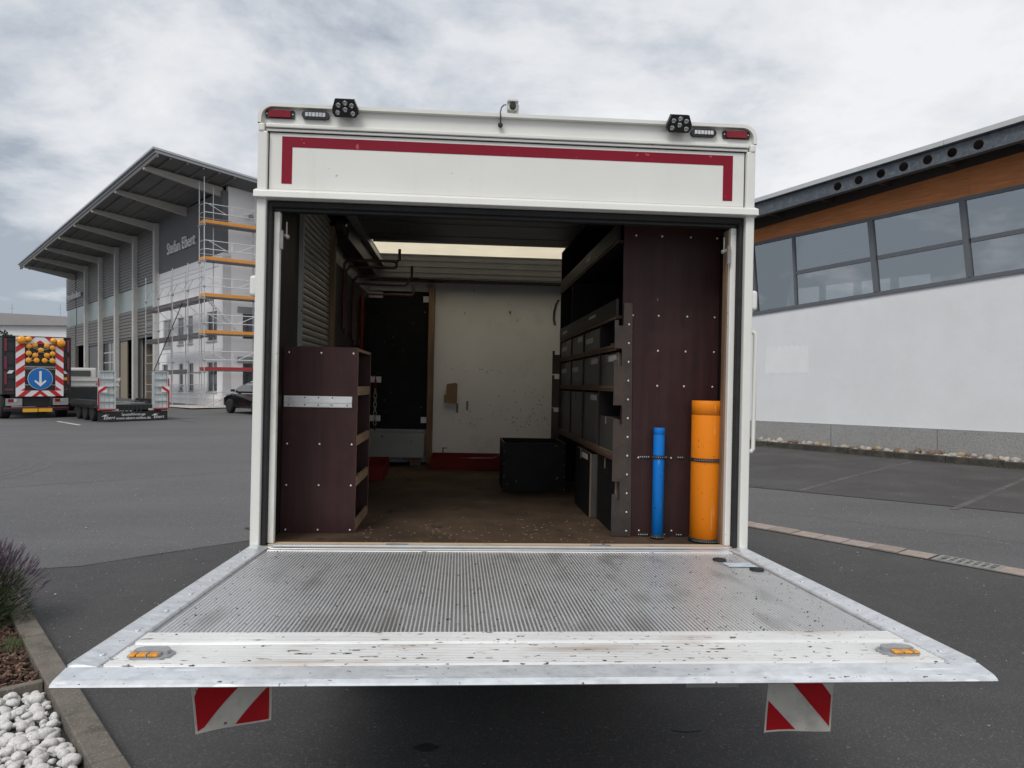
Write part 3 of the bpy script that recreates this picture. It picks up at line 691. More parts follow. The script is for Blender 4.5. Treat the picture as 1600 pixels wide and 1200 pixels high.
for i in range(1600):
    x = rnd.uniform(-1, 8); 
    if math.sin(x * 2.3) + math.sin(x * 5.1 + 1) + rnd.gauss(0, 0.5) < 0.2: continue
    b = Vector((x, -0.84 - abs(rnd.gauss(0, 0.04)), wall_slope(x) + 0.0)); t = Vector((rnd.gauss(0, 0.7), rnd.gauss(-0.3, 0.6), 1)).normalized() * rnd.uniform(0.02, 0.07)
    s_ = Vector((rnd.gauss(0, 1), rnd.gauss(0, 1), 0)).normalized() * 0.005
    gm.poly([b - s_, b + s_, b + t])
o = gm.build('kerb_weeds', mat('dry_weed', (0.13, 0.125, 0.06), rough=0.9, var=0.4, scale=8), kind='stuff'); o.location = RW.location; o.rotation_euler = RW.rotation_euler

# ================================================================== left building (local x = along the end wall, local y = along the facade, away)
LB_ROT = math.atan2(0.667, 0.745)
ZB = gz(40.3)
LB = empty('hall_building', (-15.7, 40.3, ZB), (0, 0, LB_ROT), 'grey ribbed workshop hall with big raking roof overhang and white office corner', 'building')
CLAD = mat('grey_cladding', (0.20, 0.188, 0.178), rough=0.5, metal=0.25, var=0.06, scale=0.6)
GREY_WALL = mat('dark_grey_wall', (0.145, 0.147, 0.153), rough=0.8, var=0.05, scale=0.7)
WALL_W = mat('office_render', (0.86, 0.85, 0.85), rough=0.9, var=0.03, scale=0.5)
WALL_B = mat('office_band', (0.66, 0.65, 0.65), rough=0.9, var=0.03, scale=0.5)
CONC = mat('pale_column', (0.52, 0.51, 0.49), rough=0.8, var=0.08, scale=1.5)
BEAM_M = mat('roof_beam_timber', (0.46, 0.44, 0.40), rough=0.7, var=0.10, scale=3, stretch=(0.3, 2, 2))
ROOF_UN = mat('roof_underside', (0.15, 0.147, 0.142), rough=0.7, var=0.08, scale=1.2)
ROOF_ED = mat('roof_edge_grey', (0.30, 0.31, 0.32), rough=0.4, metal=0.4)
GLASS_B = mat('green_glass_band', (0.30, 0.36, 0.34), rough=0.25, var=0.06, scale=0.5, spec=0.7)
WIN_DARK = mat('window_glass_dark', (0.025, 0.03, 0.035), rough=0.06, var=0.3, scale=0.6, spec=0.8)
FRAME_D = mat('window_frame_dark', (0.10, 0.10, 0.105), rough=0.5)
FRAME_L = mat('window_frame_light', (0.45, 0.46, 0.47), rough=0.5)
LETTER = mat('sign_letters', (0.72, 0.73, 0.74), rough=0.4, metal=0.2)
DOOR_TAN = mat('door_leaf_beige', (0.27, 0.225, 0.165), rough=0.7, var=0.06, scale=1)
INSIDE = mat('workshop_inside', (0.06, 0.06, 0.062), rough=0.9, var=0.2, scale=0.8)
def zl(z): return z - ZB
COLS = [11.2, 16.0, 20.75, 25.5, 30.25]
def ribs(name, y0, y1, z0, z1, parent, pitch=0.21):
    mb = MB(); n = max(2, int((z1 - z0) / pitch)); p = (z1 - z0) / n; prof = []
    for i in range(n):
        z = z0 + i * p
        prof += [(0.0, z), (-0.048, z + p * 0.10), (-0.048, z + p * 0.60), (0.0, z + p * 0.70)]
    prof.append((0.0, z1))
    vs_ = [(x, y, z) for y in (y0, y1) for x, z in prof]; N = len(prof)
    mb._add(vs_, [(i, i + 1, N + i + 1, N + i) for i in range(N - 1)])
    mb.box(0.001, 0.2, y0, y1, z0, z1)
    return mb.build(name, CLAD, parent)
def roofz(x, y): return 12.55 - 0.028 * y - 0.115 * x - ZB      # underside of the roof
# facade bays
bays = list(zip(COLS, COLS[1:])) + [(30.25, 34.6), (34.6, 38.5)]
for k, (a, b) in enumerate(bays):
    ribs('upper_cladding', a + 0.15, b - 0.15 if k < 5 else b, zl(8.5), roofz(0, (a + b) / 2) - 0.02, LB)
    gl = MB().box(0.03, 0.06, a + 0.15, b - 0.12, zl(6.95), zl(8.48)).build('glass_band', GLASS_B, LB)
    ribs('lower_cladding', a + 0.15, b - 0.15 if k < 5 else b, zl(5.05) if k < 5 else -0.3, zl(6.92), LB)
for c in COLS:
    MB().box(-0.30, 0.35, c - 0.20, c + 0.20, -0.4, roofz(0, c) - 0.05).build('column', CONC, LB, bevel=0.015)
# gates between the columns
for k, (a, b) in enumerate(bays[:4]):
    g0, g1 = a + 0.18, b - 0.18; zt = zl(5.03)
    gate = MB().box(-0.02, 0.1, g0, g0 + 0.12, -0.2, zt).box(-0.02, 0.1, g1 - 0.12, g1, -0.2, zt).box(-0.02, 0.1, g0 + 0.12, g1 - 0.12, zt - 0.15, zt).build('gate_frame', FRAME_D, LB)
    if k == 0:
        MB().box(0.25, 0.32, g0 + 0.2, g0 + 1.2, -0.2, zt - 0.15).build('gate_leaf', DOOR_TAN, gate)
        MB().box(0.4, 2.4, g1 - 0.2, g1 - 0.12, -0.2, zt - 0.15).build('gate_leaf', DOOR_TAN, gate)
    elif k == 1:
        MB().box(0.05, 0.12, g1 - 1.9, g1 - 0.13, -0.2, zt - 0.15).build('gate_leaf', DOOR_TAN, gate)
    elif k == 2:
        for r in range(6):
            z0 = -0.2 + r * (zt + 0.05) / 6
            MB().box(0.05, 0.08, g0 + 0.14, g1 - 0.14, z0 + 0.08, z0 + (zt + 0.05) / 6).build('gate_pane', WIN_DARK if r else FRAME_L, gate)
            MB().box(0.03, 0.09, g0 + 0.12, g1 - 0.12, z0, z0 + 0.08).build('gate_rail', FRAME_L, gate)
        MB().box(0.02, 0.1, (g0 + g1) / 2 - 0.05, (g0 + g1) / 2 + 0.05, -0.2, zt - 0.15).build('gate_stile', FRAME_L, gate)
    else:
        MB().box(0.05, 0.12, g0 + 0.13, g1 - 0.13, -0.2, zt - 0.15).build('gate_leaf', GREY_WALL, gate)
ins = MB().box(7.9, 8.0, 1, 38, -0.4, 11).box(0.25, 7.9, 37.9, 38.2, -0.4, 10.5).box(0.22, 7.9, 1.2, 37.9, -0.1, -0.05).box(0.36, 7.9, 11.35, 11.45, -0.05, 11)
ins.build('interior', INSIDE, LB)
for i in range(4):
    MB().box(5.0, 5.2, 12.5 + i * 4, 15.0 + i * 4, 4.0, 4.1).build('shelf_light_box', FRAME_L, LB)
# white office corner; wall built round its window openings
def wall_with_openings(name, length, height, z0, openings, place, m, parent):
    """openings: (a0, a1, z0, z1) sorted; one wall mesh of butted blocks"""
    mb = MB(); cuts = sorted({0, length, *[o[0] for o in openings], *[o[1] for o in openings]})
    for a, b in zip(cuts[:-1], cuts[1:]):
        zs = sorted([(o[2], o[3]) for o in openings if o[0] <= a + 1e-6 and o[1] >= b - 1e-6]); z = z0
        for q0, q1 in zs: place(mb, a, b, z, q0); z = q1
        place(mb, a, b, z, height)
    return mb.build(name, m, parent)
opF = [(0.85, 2.4, zl(4.1), zl(5.75)), (4.7, 5.6, zl(4.1), zl(5.75)), (6.3, 7.4, zl(4.1), zl(5.75)), (8.6, 10.2, zl(4.0), zl(5.8)),
       (0.85, 2.4, zl(1.25), zl(2.95)), (4.6, 5.5, zl(1.25), zl(2.95)), (6.4, 7.2, zl(1.25), zl(2.95)), (9.3, 10.4, zl(1.2), zl(2.95))]
opF = sorted(opF)
hs = zl(8.85)
wall_with_openings('office_wall', 11.0, hs, -0.4, opF, lambda mb, a, b, z, q: mb.box(0.0, 0.3, a, b, z, q), WALL_W, LB)
MB().box(-0.012, 0.3, 0.0, 11.0, hs + 0.003, roofz(0, 0) - 0.32).build('sign_wall', GREY_WALL, LB)
MB().box(-0.02, 0.0, 0.0, 11.0, -0.4, 0.42).build('office_plinth', WALL_B, LB)
opE = [(1.1, 2.7, zl(4.2), zl(5.6)), (1.1, 2.7, -0.3, zl(2.85)), (5.5, 7.0, zl(4.2), zl(5.6))]
ewall = wall_with_openings('end_wall', 16.0, zl(11.05), -0.4, [(a - 0.0, b, c, d) for a, b, c, d in opE], lambda mb, a, b, z, q: mb.box(a + (0.3 if a == 0 else 0), b, 0.0, 0.3, z, q), WALL_W, LB)
MB().prism([(0.3, zl(11.053)), (16, zl(11.053)), (16, roofz(16, 0) - 0.02), (0.3, roofz(0.3, 0) - 0.02)], 0.0, 0.3).build('gable_wall', WALL_W, LB)
MB().box(0.0, 0.45, -0.012, 0.0, -0.4, zl(8.85)).build('corner_band', WALL_B, LB)
FILM = mat('window_film', (0.30, 0.30, 0.30), rough=0.4, var=0.25, scale=1.5)
def window_F(y0, y1, z0, z1, m=FRAME_L):
    w_ = MB().box(0.06, 0.14, y0, y0 + 0.07, z0, z1).box(0.06, 0.14, y1 - 0.07, y1, z0, z1).box(0.06, 0.14, y0 + 0.07, y1 - 0.07, z0, z0 + 0.07).box(0.06, 0.14, y0 + 0.07, y1 - 0.07, z1 - 0.07, z1).box(0.07, 0.13, (y0 + y1) / 2 - 0.03, (y0 + y1) / 2 + 0.03, z0 + 0.07, z1 - 0.07).build('window', m, LB)
    MB().box(0.10, 0.11, y0 + 0.05, y1 - 0.05, z0 + 0.05, z1 - 0.05).build('pane', FILM if z0 > 2.5 and y0 > 3 else WIN_DARK, w_)
    MB().box(-0.06, 0.06, y0 - 0.05, y1 + 0.05, z0 - 0.06, z0).build('sill', FRAME_L, w_)
for o_ in opF: window_F(*o_)
for a, b, c, d in opE:
    w_ = MB().box(a, a + 0.07, 0.06, 0.14, c, d).box(b - 0.07, b, 0.06, 0.14, c, d).box(a + 0.07, b - 0.07, 0.06, 0.14, c, c + 0.07).box(a + 0.07, b - 0.07, 0.06, 0.14, d - 0.07, d)
    if c > 1:
        for i in range(1, 5): w_.box(a + 0.07, b - 0.07, 0.05, 0.07, c + 0.07 + i * (d - c - .14) / 5, c + 0.1 + i * (d - c - .14) / 5)
        for i in range(1, 4): w_.box(a + i * (b - a) / 4 - 0.015, a + i * (b - a) / 4 + 0.015, 0.072, 0.09, c + 0.07, d - 0.07)
    w_ = w_.build('window', FRAME_D, LB)
    MB().box(a + 0.05, b - 0.05, 0.10, 0.11, c + 0.05, d - 0.05).build('pane', WIN_DARK, w_)
    MB().box(a - 0.3, b + 0.2, -0.16, -0.003, d + 0.04, d + 0.36).build('shutter_box', mat('shutter_box_grey', (0.33, 0.34, 0.34), rough=0.6, var=0.05), w_, bevel=0.02)
cam_o = MB().bar((1.5, -0.25, zl(10.9)), (1.5, 0, zl(10.9)), 0.06).ball((1.42, -0.35, zl(10.93)), (0.16, 0.1, 0.12)).build('security_camera', GREY_METAL, LB)
# roof: sloping slab with overhang, thicker light edge
OV = 3.95
Y0r, Y1r = -1.75, 36.8
rf = MB()
def rp(x, y, dz): return (x, y, roofz(x, y) + dz)
rf._add([rp(-OV, Y0r, 0.0), rp(17, Y0r, 0.0), rp(17, 40, 0.0), rp(-OV, Y1r, 0.0), rp(-OV, Y0r, 0.13), rp(17, Y0r, 0.13), rp(17, 40, 0.13), rp(-OV, Y1r, 0.13)],
        [(3, 2, 1, 0), (4, 5, 6, 7), (0, 1, 5, 4), (1, 2, 6, 5), (2, 3, 7, 6), (3, 0, 4, 7)], [0, 1, 1, 1, 1, 1])
roof = rf.build('roof', [ROOF_UN, ROOF_ED], LB)
MB()._add([rp(-OV - 0.12, Y0r - 0.06, 0.14), rp(17, Y0r - 0.06, 0.14), rp(17, 40, 0.14), rp(-OV - 0.12, Y1r + 0.1, 0.14), rp(-OV - 0.12, Y0r - 0.06, 0.24), rp(17, Y0r - 0.06, 0.24), rp(17, 40, 0.24), rp(-OV - 0.12, Y1r + 0.1, 0.24)],
        [(3, 2, 1, 0), (4, 5, 6, 7), (0, 1, 5, 4), (1, 2, 6, 5), (2, 3, 7, 6), (3, 0, 4, 7)]).build('roof_edge', mat('roof_sheet_edge', (0.42, 0.43, 0.45), rough=0.45, metal=0.3), roof)
MB().bar(rp(-OV + 0.1, Y0r, -0.1), rp(-OV + 0.1, Y1r, -0.1), 0.12, 0.2).build('eave_beam', ROOF_UN, roof)
for i in range(5):
    x = -3.2 + i * 0.8
    MB().bar(rp(x, Y0r + 0.05, -0.05), rp(x, Y1r, -0.05), 0.10, 0.10).build('purlin', ROOF_UN, roof)
for y in [0.35, 5.8, 11.2, 16.0, 20.75, 25.5, 30.25, 35.0]:
    p = [(-OV + 0.05, 0.32), (0.1, 0.62)]
    MB().prism([(x, roofz(x, y) - d) for x, d in p] + [(x, roofz(x, y) - 0.105) for x, d in p[::-1]], y - 0.11, y + 0.11).build('roof_beam', BEAM_M, LB, bevel=0.01)
# lettering on the wall
letters('Stefan Ebert', 1.02, 0.05, LETTER, LB, (-0.10, 6.5, zl(10.15)), (R(90), 0, R(-90)))
letters('Mercedes-Benz', 0.88, 0.05, LETTER, LB, (-0.18, 34.8, zl(9.55)), (R(90), 0, R(-90)))

# pale concrete apron in front of the office corner
ap = MB()
ap.poly([(-2.4, -2.2, 0.0), (9, -2.2, 0.0), (9, 0, 0.0), (0, 0, 0.0), (0, 11, 0), (-2.4, 11, 0)])
apo = ap.build('gravel_apron', mat('pale_gravel', (0.50, 0.46, 0.44), rough=0.95, var=0.15, scale=3, bump=0.5, bscale=40), kind='structure')
apo.matrix_world = Matrix.Translation((-15.7, 40.3, ZB + 0.03)) @ Matrix.Rotation(LB_ROT, 4, 'Z')
apo.rotation_euler = (0, 0, LB_ROT)

# ------------------------------------------------------------------ scaffold
SCF = empty('scaffold', (-15.7, 40.3, ZB), (0, 0, LB_ROT), 'steel scaffold with orange toe boards wrapped round the white office corner', 'scaffold')
ORANGE = mat('toe_board_orange', (0.72, 0.30, 0.05), rough=0.7, var=0.08, scale=3)
REDB = mat('toe_board_red', (0.36, 0.035, 0.035), rough=0.7, var=0.08, scale=3)
DECKM = mat('scaffold_deck', (0.22, 0.20, 0.205), rough=0.7, var=0.15, scale=4)
DECKD = mat('scaffold_deck_dark', (0.11, 0.095, 0.10), rough=0.8, var=0.15, scale=4)
XO, XI, YO, YI = -1.35, -0.62, -1.05, -0.32
def pole(x, y, z1, z0=-0.1): MB().tube([(x, y, z0), (x, y, zl(z1))], 0.028, 8).build('pole', STEEL_TUBE, SCF)
ex = [-1.35, 1.55, 4.6, 7.6]; fy = [-1.05, 1.46, 4.03, 6.6, 9.1]
for x in ex: pole(x, YO, 12.5)
for x in (-0.62, 1.55, 4.6, 7.6): pole(x, YI, 12.2)
pole(-1.35, YI, 12.4)
for y in fy[1:]:
    pole(XO, y, 8.3); pole(XI, y, 8.15)
dz = [2.42, 4.35, 6.28, 8.2, 10.12]
def rail(p, q, r=0.02, m=STEEL_TUBE): MB().tube([p, q], r, 6).build('rail', m, SCF)
for k, z in enumerate(dz):
    z_ = zl(z)
    for a, b in zip(ex[:-1], ex[1:]):
        MB().box(a + 0.03, b - 0.03, YO + 0.04, YI - 0.02, z_ - 0.05, z_).build('deck', DECKM, SCF)
        MB().box(a + 0.02, b - 0.02, YO + 0.005, YO + 0.035, z_ + 0.003, z_ + 0.17).build('toe_board', REDB if k == 0 else ORANGE, SCF)
        for h in (0.55, 1.0): rail((a, YO, z_ + h), (b, YO, z_ + h), 0.022, WHITE_TUBE)
        m_ = (a + b) / 2
        rail((m_, YO, z_ + 0.55), (m_, YO, z_ + 1.0), 0.022, WHITE_TUBE)
        rail((a + 0.2, YO, z_ + 1.0), (m_ - 0.3, YO, z_ + 0.55), 0.018, WHITE_TUBE); rail((m_ + 0.3, YO, z_ + 0.55), (b - 0.2, YO, z_ + 1.0), 0.018, WHITE_TUBE)
        if k >= 3: rail((a, YI + 0.02, z_ + 0.4), (b - 1.2, YI + 0.02, z_ + 0.4))
    for x in ex: rail((x, YO, z_ - 0.07), (x, YI, z_ - 0.07), 0.025)
    MB().box(XO + 0.002, XO + 0.03, YO + 0.04, YI, z_ + 0.004, z_ + 0.17).build('toe_board', REDB if k == 0 else ORANGE, SCF)
    rail((XO, YO, z_ + 0.55), (XO, YI, z_ + 0.55)); rail((XO, YO, z_ + 1.0), (XO, YI, z_ + 1.0))
for k, z in enumerate(dz[:3]):
    z_ = zl(z) - 0.06
    for a, b in zip(fy[:-1], fy[1:]):
        if k == 0 and a < 0: continue
        MB().box(XO + 0.04, XI - 0.02, max(a, YI) + 0.03, b - 0.03, z_ - 0.06, z_).build('deck', DECKM, SCF)
        MB().box(XO + 0.005, XO + 0.03, max(a, YI) + 0.03, b - 0.02, z_ + 0.003, z_ + 0.14).build('toe_board', DECKD, SCF)
        for h in (0.6, 1.1, 1.6) if k == 2 else (0.6, 1.1): rail((XO, a, z_ + h), (XO, b, z_ + h), 0.018)
        if k == 2:
            rail((XI, a, z_ + 1.7), (XI, b, z_ + 1.7)); 
            for j in range(3): rail((XO, a + (b - a) * j / 3, z_ + (0.6 if j % 2 else 1.1)), (XO, a + (b - a) * (j + 1) / 3, z_ + (1.1 if j % 2 else 0.6)), 0.014)
    for y in fy[1:]: rail((XO, y, z_ - 0.08), (XI, y, z_ - 0.08), 0.025)
# ground floor guard frames, long braces, ladder
for a, b in zip(fy[:-1], fy[1:]):
    for h in (0.55, 1.0): rail((XO, a, h + 0.2), (XO, b, h + 0.2), 0.018)
    rail((XO, a + 0.3, 0.75), (XO, (a + b) / 2, 1.2), 0.014)
for h in (0.35, 0.8): rail((-1.35, YO, h), (1.55, YO, h))
rail((-1.3, YO - 0.04, -0.0), (4.4, YO - 0.04, zl(3.6)), 0.03)
rail((XO - 0.04, 7.6, zl(2.3)), (XO - 0.04, 2.2, zl(6.2)), 0.026, CHASSIS)
for y in fy[1:-1]:
    rail((XO, y + 0.5, dz[2] - ZB - 0.06), (XI, y, dz[2] - ZB - 0.9), 0.018)
lad = MB()
for s_ in (-0.15, 0.15): lad.bar((-1.1, -0.6 + s_, zl(6.25)), (0.75, -0.6 + s_, zl(4.37)), 0.04)
for i in range(9):
    t_ = (i + 0.5) / 9; lad.bar((-1.1 + 1.85 * t_, -0.75, zl(6.25 - 1.88 * t_)), (-1.1 + 1.85 * t_, -0.45, zl(6.25 - 1.88 * t_)), 0.03)
lad.build('ladder', WHITE_TUBE, SCF)
cp = MB().box(-0.06, 0.06, -0.06, 0.06, -0.045, 0.045).mesh('coupler', GREY_METAL)
for z in dz:
    for x, y in ((-1.35, -1.05), (1.55, -1.05), (-1.35, -0.32)): put('coupler', cp, SCF, (x, y, zl(z) - 0.1))
for y in fy:
    for z in dz[:3]: put('coupler', cp, SCF, (XO, y, zl(z) + 0.5))

# ------------------------------------------------------------------ far shed and a tree behind the vehicles
FS = empty('far_shed', (-62, 96, gz(96)), (0, 0, 0.12), 'long white shed with grey roof far behind the parked vehicles', 'building')
W_SH = mat('shed_white', (0.74, 0.74, 0.74), rough=0.8, var=0.03, scale=0.2); R_SH = mat('shed_roof', (0.30, 0.29, 0.285), rough=0.7, var=0.08, scale=0.3)
MB().box(-45, 9, 0, 14, -1, 8.55).build('wall', W_SH, FS)
MB().prism([(-46, 8.55), (9.5, 8.55), (9.5, 9.45), (-46, 12.2)], -0.6, 14.6).build('roof', R_SH, FS)
for x in (-4, 2): MB().tube([(x, 3, 9), (x, 3, 11.6)], 0.025, 5).bar((x - 0.4, 3, 11.0), (x + 0.4, 3, 11.0), 0.025).build('antenna', GREY_METAL, FS)
TR = empty('tree', (-32.6, 47, gz(47)), label='small dark green tree behind the truck with the arrow board', cat='tree')
MB().tube([(0, 0, -0.1), (0.1, 0, 2.0), (0, 0.1, 3.4)], [0.14, 0.1, 0.05], 8).build('trunk', mat('bark', (0.08, 0.06, 0.045), rough=0.9), TR)
mb = MB()
for i in range(1500):
    d = Vector((rnd.gauss(0, 1), rnd.gauss(0, 1), rnd.gauss(0, 1))).normalized() * rnd.random() ** 0.4
    c = Vector((d.x * 1.2, d.y * 1.2, 3.4 + d.z * 1.2)); a_ = Vector((rnd.gauss(0, 1), rnd.gauss(0, 1), rnd.gauss(0, 1))).normalized() * 0.12; b_ = a_.cross(Vector((rnd.gauss(0, 1), rnd.gauss(0, 1), rnd.gauss(0, 1)))).normalized() * 0.07
    mb.poly([c - a_, c + b_, c + a_, c - b_])
mb.build('crown', mat('dark_foliage', (0.028, 0.042, 0.025), rough=0.8, var=0.4, scale=2), TR, kind='stuff')

# ================================================================== parked vehicles (local y = ahead, local x = right, seen from behind)
def wheel(parent, x, y, r, wd, name='wheel'):
    w_ = MB().lathe([(r * 0.62, -wd / 2), (r * 0.93, -wd / 2), (r, -wd * 0.36), (r, wd * 0.36), (r * 0.93, wd / 2), (r * 0.62, wd / 2)], (x, y, r), 'x', 24).build(name, TYRE, parent)
    MB().lathe([(r * 0.2, -wd * 0.40), (r * 0.62, -wd * 0.47), (r * 0.60, wd * 0.47), (r * 0.2, wd * 0.40)], (x, y, r), 'x', 20).build('rim', RIM, w_)
    return w_
# --- truck with warning board
tx, ty = -18.88, 29.53
AT = empty('warning_board_truck', (tx, ty, gz(ty)), (0, 0, LB_ROT), 'black box truck carrying a red and white warning board with amber lamps and blue arrow', 'truck')
DARKBOX = mat('dark_truck_body', (0.022, 0.024, 0.026), rough=0.5, var=0.2, scale=2)
MAG = mat('dark_red_strip', (0.22, 0.02, 0.05), rough=0.5)
YEL = mat('yellow_reflector', (0.75, 0.42, 0.02), rough=0.4, var=0.1, scale=20)
SIGN_W = mat('sign_white', (0.72, 0.72, 0.72), rough=0.4); SIGN_R = mat('sign_red', (0.50, 0.012, 0.02), rough=0.4); SIGN_B = mat('sign_blue', (0.005, 0.13, 0.44), rough=0.4)
MB().box(-1.17, 1.17, 0.0, 6.5, 0.95, 3.20).build('body', DARKBOX, AT, bevel=0.03)
for s_ in (-1, 1): MB().box(s_ * 1.12 - 0.05, s_ * 1.12 + 0.05, -0.04, -0.001, 0.95, 3.2).build('corner_post', CHASSIS, AT, bevel=0.01)
for z in (1.55, 2.1, 2.65, 3.05): MB().box(-1.07, 1.07, -0.03, -0.001, z, z + 0.05).build('body_rib', CHASSIS, AT)
MB().box(-1.17, 1.17, -0.05, 0.4, 3.201, 3.26).build('top_rail', CHASSIS, AT)
for s_ in (-1, 1):
    for z0, z1 in ((1.35, 1.85), (1.95, 2.45), (2.65, 3.15)): MB().box(s_ * 1.06 - 0.035, s_ * 1.06 + 0.035, -0.046, -0.041, z0, z1).build('red_strip', MAG, AT)
    MB().box(s_ * 0.95 - 0.14, s_ * 0.95 + 0.14, -0.036, -0.031, 1.12, 1.18).build('red_strip', MAG, AT)
    MB().prism([(s_ * 0.86, 1.78), (s_ * 1.02, 1.78), (s_ * 0.94, 1.90), (s_ * 0.78, 1.90)] if s_ < 0 else [(0.86, 1.90), (0.96, 1.90), (1.04, 1.78), (0.94, 1.78)], -0.04, -0.031).build('reflector', SIGN_W, AT)
MB().box(0.86, 1.02, -0.045, -0.031, 1.52, 1.64).build('yellow_plate', YEL, AT)
# board
BX0, BX1, BZ0, BZ1 = -0.74, 0.88, 0.88, 3.22
bd = MB().box(BX0, BX0 + 0.30, -0.14, -0.10, BZ0 + 0.23, BZ1).box(BX1 - 0.28, BX1, -0.14, -0.10, BZ0 + 0.23, BZ1).box(BX0, BX1, -0.14, -0.10, BZ0, BZ0 + 0.23).box(BX0 + 0.30, BX1 - 0.28, -0.139, -0.10, 2.96, BZ1)
bd = bd.build('warning_board', SIGN_W, AT)
def stripes(rect, slope, period, parent, phase=0.0, y=-0.146, wdt=0.5, m=SIGN_R):
    x0, x1, z0, z1 = rect; W_ = x1 - x0; dz_ = slope * W_; k = -4
    while k * period < (z1 - z0) + abs(dz_) + period:
        b = z0 + k * period + phase
        q = clip([(x0, b), (x1, b + dz_), (x1, b + dz_ + period * wdt), (x0, b + period * wdt)], *rect)
        if q: MB().prism(q, y, -0.1401).build('red_stripe', m, parent)
        k += 1
stripes((BX0, BX0 + 0.30, BZ0 + 0.23, BZ1 - 0.12), 0.8, 0.46, bd, 0.1)
stripes((BX1 - 0.28, BX1, BZ0 + 0.23, BZ1 - 0.12), -0.8, 0.46, bd, -0.05)
cxb = (BX0 + BX1) / 2
for q in ([(BX0 + 0.05, 0.88), (BX0 + 0.27, 0.88), (BX0 + 0.52, 1.11), (BX0 + 0.30, 1.11)], [(cxb - 0.28, 0.88), (cxb - 0.12, 0.88), (cxb, 0.98), (cxb + 0.12, 0.88), (cxb + 0.28, 0.88), (cxb + 0.03, 1.11), (cxb - 0.03, 1.11)], [(BX1 - 0.27, 0.88), (BX1 - 0.05, 0.88), (BX1 - 0.30, 1.11), (BX1 - 0.52, 1.11)]):
    MB().prism(q, -0.146, -0.1401).build('red_stripe', SIGN_R, bd)
MB().prism([(cxb - 0.18, 2.96), (cxb + 0.18, 2.96), (cxb + 0.02, 3.09), (cxb - 0.02, 3.09)], -0.146, -0.1391).build('red_stripe', SIGN_R, bd)
for s_ in (-1, 1): MB().prism([(cxb + s_ * 0.16, 3.22), (cxb + s_ * 0.42, 3.22), (cxb + s_ * 0.60, 3.05), (cxb + s_ * 0.42, 2.98)], -0.146, -0.1391).build('red_stripe', SIGN_R, bd)
MB().box(BX0 + 0.30, BX1 - 0.28, -0.12, -0.105, BZ0 + 0.23, 2.96).build('board_back', BLACK_PLASTIC, AT)
MB().box(BX0 + 0.28, BX1 - 0.28, -0.16, -0.146, 2.02, 2.07).build('hinge_bar', GREY_METAL, AT)
for z in (1.32, 1.95): MB().box(BX0 + 0.30, BX1 - 0.28, -0.135, -0.122, z, z + 0.03).build('cross_rail', GREY_METAL, AT)
def P(px, py): return ((px / 8 - 59) / 45.8 + 0.0, (656 - (515 + py / 8)) / 39.3)
small = [(357, 230), (430, 215), (580, 220), (652, 243), (505, 278), (355, 318), (435, 342), (580, 340), (652, 320), (352, 405), (452, 405), (552, 405), (650, 408)]
lmp = MB().lathe([(0.095, 0.0), (0.105, -0.02), (0.09, -0.038), (0.03, -0.048)], (0, 0, 0), 'y', 16).mesh('amber_lamp', AMBER)
lbg = MB().lathe([(0.15, 0.0), (0.165, -0.05), (0.13, -0.10), (0.05, -0.125)], (0, 0, 0), 'y', 18).mesh('amber_lamp', AMBER)
for p in small: x, z = P(*p); put('amber_lamp', lmp, AT, (x, -0.17, z))
for p, s_ in (((265, 158), 1), ((352, 145), 0.72), ((660, 155), 0.72), ((755, 180), 1)): x, z = P(*p); put('amber_lamp', lbg, AT, (x, -0.19, z), scale=(s_, 1, s_))
lk = MB()
for a_, b_ in ((0, 4), (1, 4), (2, 4), (3, 4), (4, 6), (4, 7), (0, 5), (5, 9), (3, 8), (8, 12), (9, 10), (11, 12), (6, 9), (7, 12)):
    p, q = P(*small[a_]), P(*small[b_]); lk.bar((p[0], -0.155, p[1]), (q[0], -0.155, q[1]), 0.035, 0.02, up=(0, 1, 0))
lk.build('lamp_frame', GREY_METAL, AT)
x, z = P(500, 632)
dsc = MB().lathe([(0.43, 0.0), (0.43, -0.02)], (x, -0.15, z), 'y', 40).build('arrow_sign', SIGN_W, AT)
MB().lathe([(0.415, 0.0), (0.415, -0.006)], (x, -0.170, z), 'y', 40).build('sign_face', SIGN_B, dsc)
MB().prism([(x - 0.04, z + 0.30), (x + 0.04, z + 0.30), (x + 0.04, z - 0.16), (x + 0.17, z - 0.05), (x + 0.21, z - 0.10), (x, z - 0.31), (x - 0.21, z - 0.10), (x - 0.17, z - 0.05), (x - 0.04, z - 0.16)], -0.182, -0.176).build('arrow', SIGN_W, dsc)
# rear end
for s_ in (-1, 1):
    lc = MB().box(s_ * 0.79 - 0.27, s_ * 0.79 + 0.27, -0.10, -0.02, 0.52, 0.80).build('rear_lamp', GREY_METAL, AT, bevel=0.01)
    MB().box(s_ * 0.79 - 0.20, s_ * 0.79 - 0.02, -0.112, -0.101, 0.66, 0.78).build('lens', RED_LENS, lc); MB().box(s_ * 0.79 + 0.0, s_ * 0.79 + 0.08, -0.112, -0.101, 0.66, 0.78).build('lens', CLEAR_LENS, lc)
MB().box(-1.1, 1.1, -0.05, 0.08, 0.30, 0.46).build('bumper', CHASSIS, AT, bevel=0.02)
MB().box(-1.1, 1.1, -0.062, -0.051, 0.41, 0.45).build('red_strip', MAG, AT)
for a_, b_ in ((-0.50, 0.0), (0.03, 0.50)): MB().box(a_, b_, -0.066, -0.051, 0.26, 0.40).build('yellow_plate', YEL, AT)
MB().box(-0.45, 0.45, 0.0, 6, 0.48, 0.93).build('chassis', CHASSIS, AT)
for s_ in (-1, 1):
    for y in (0.9, 4.9): wheel(AT, s_ * 0.98, y, 0.48, 0.34)
MB().box(-1.15, 1.15, 6.55, 8.2, 0.5, 2.9).build('cab', DARKBOX, AT, bevel=0.08)

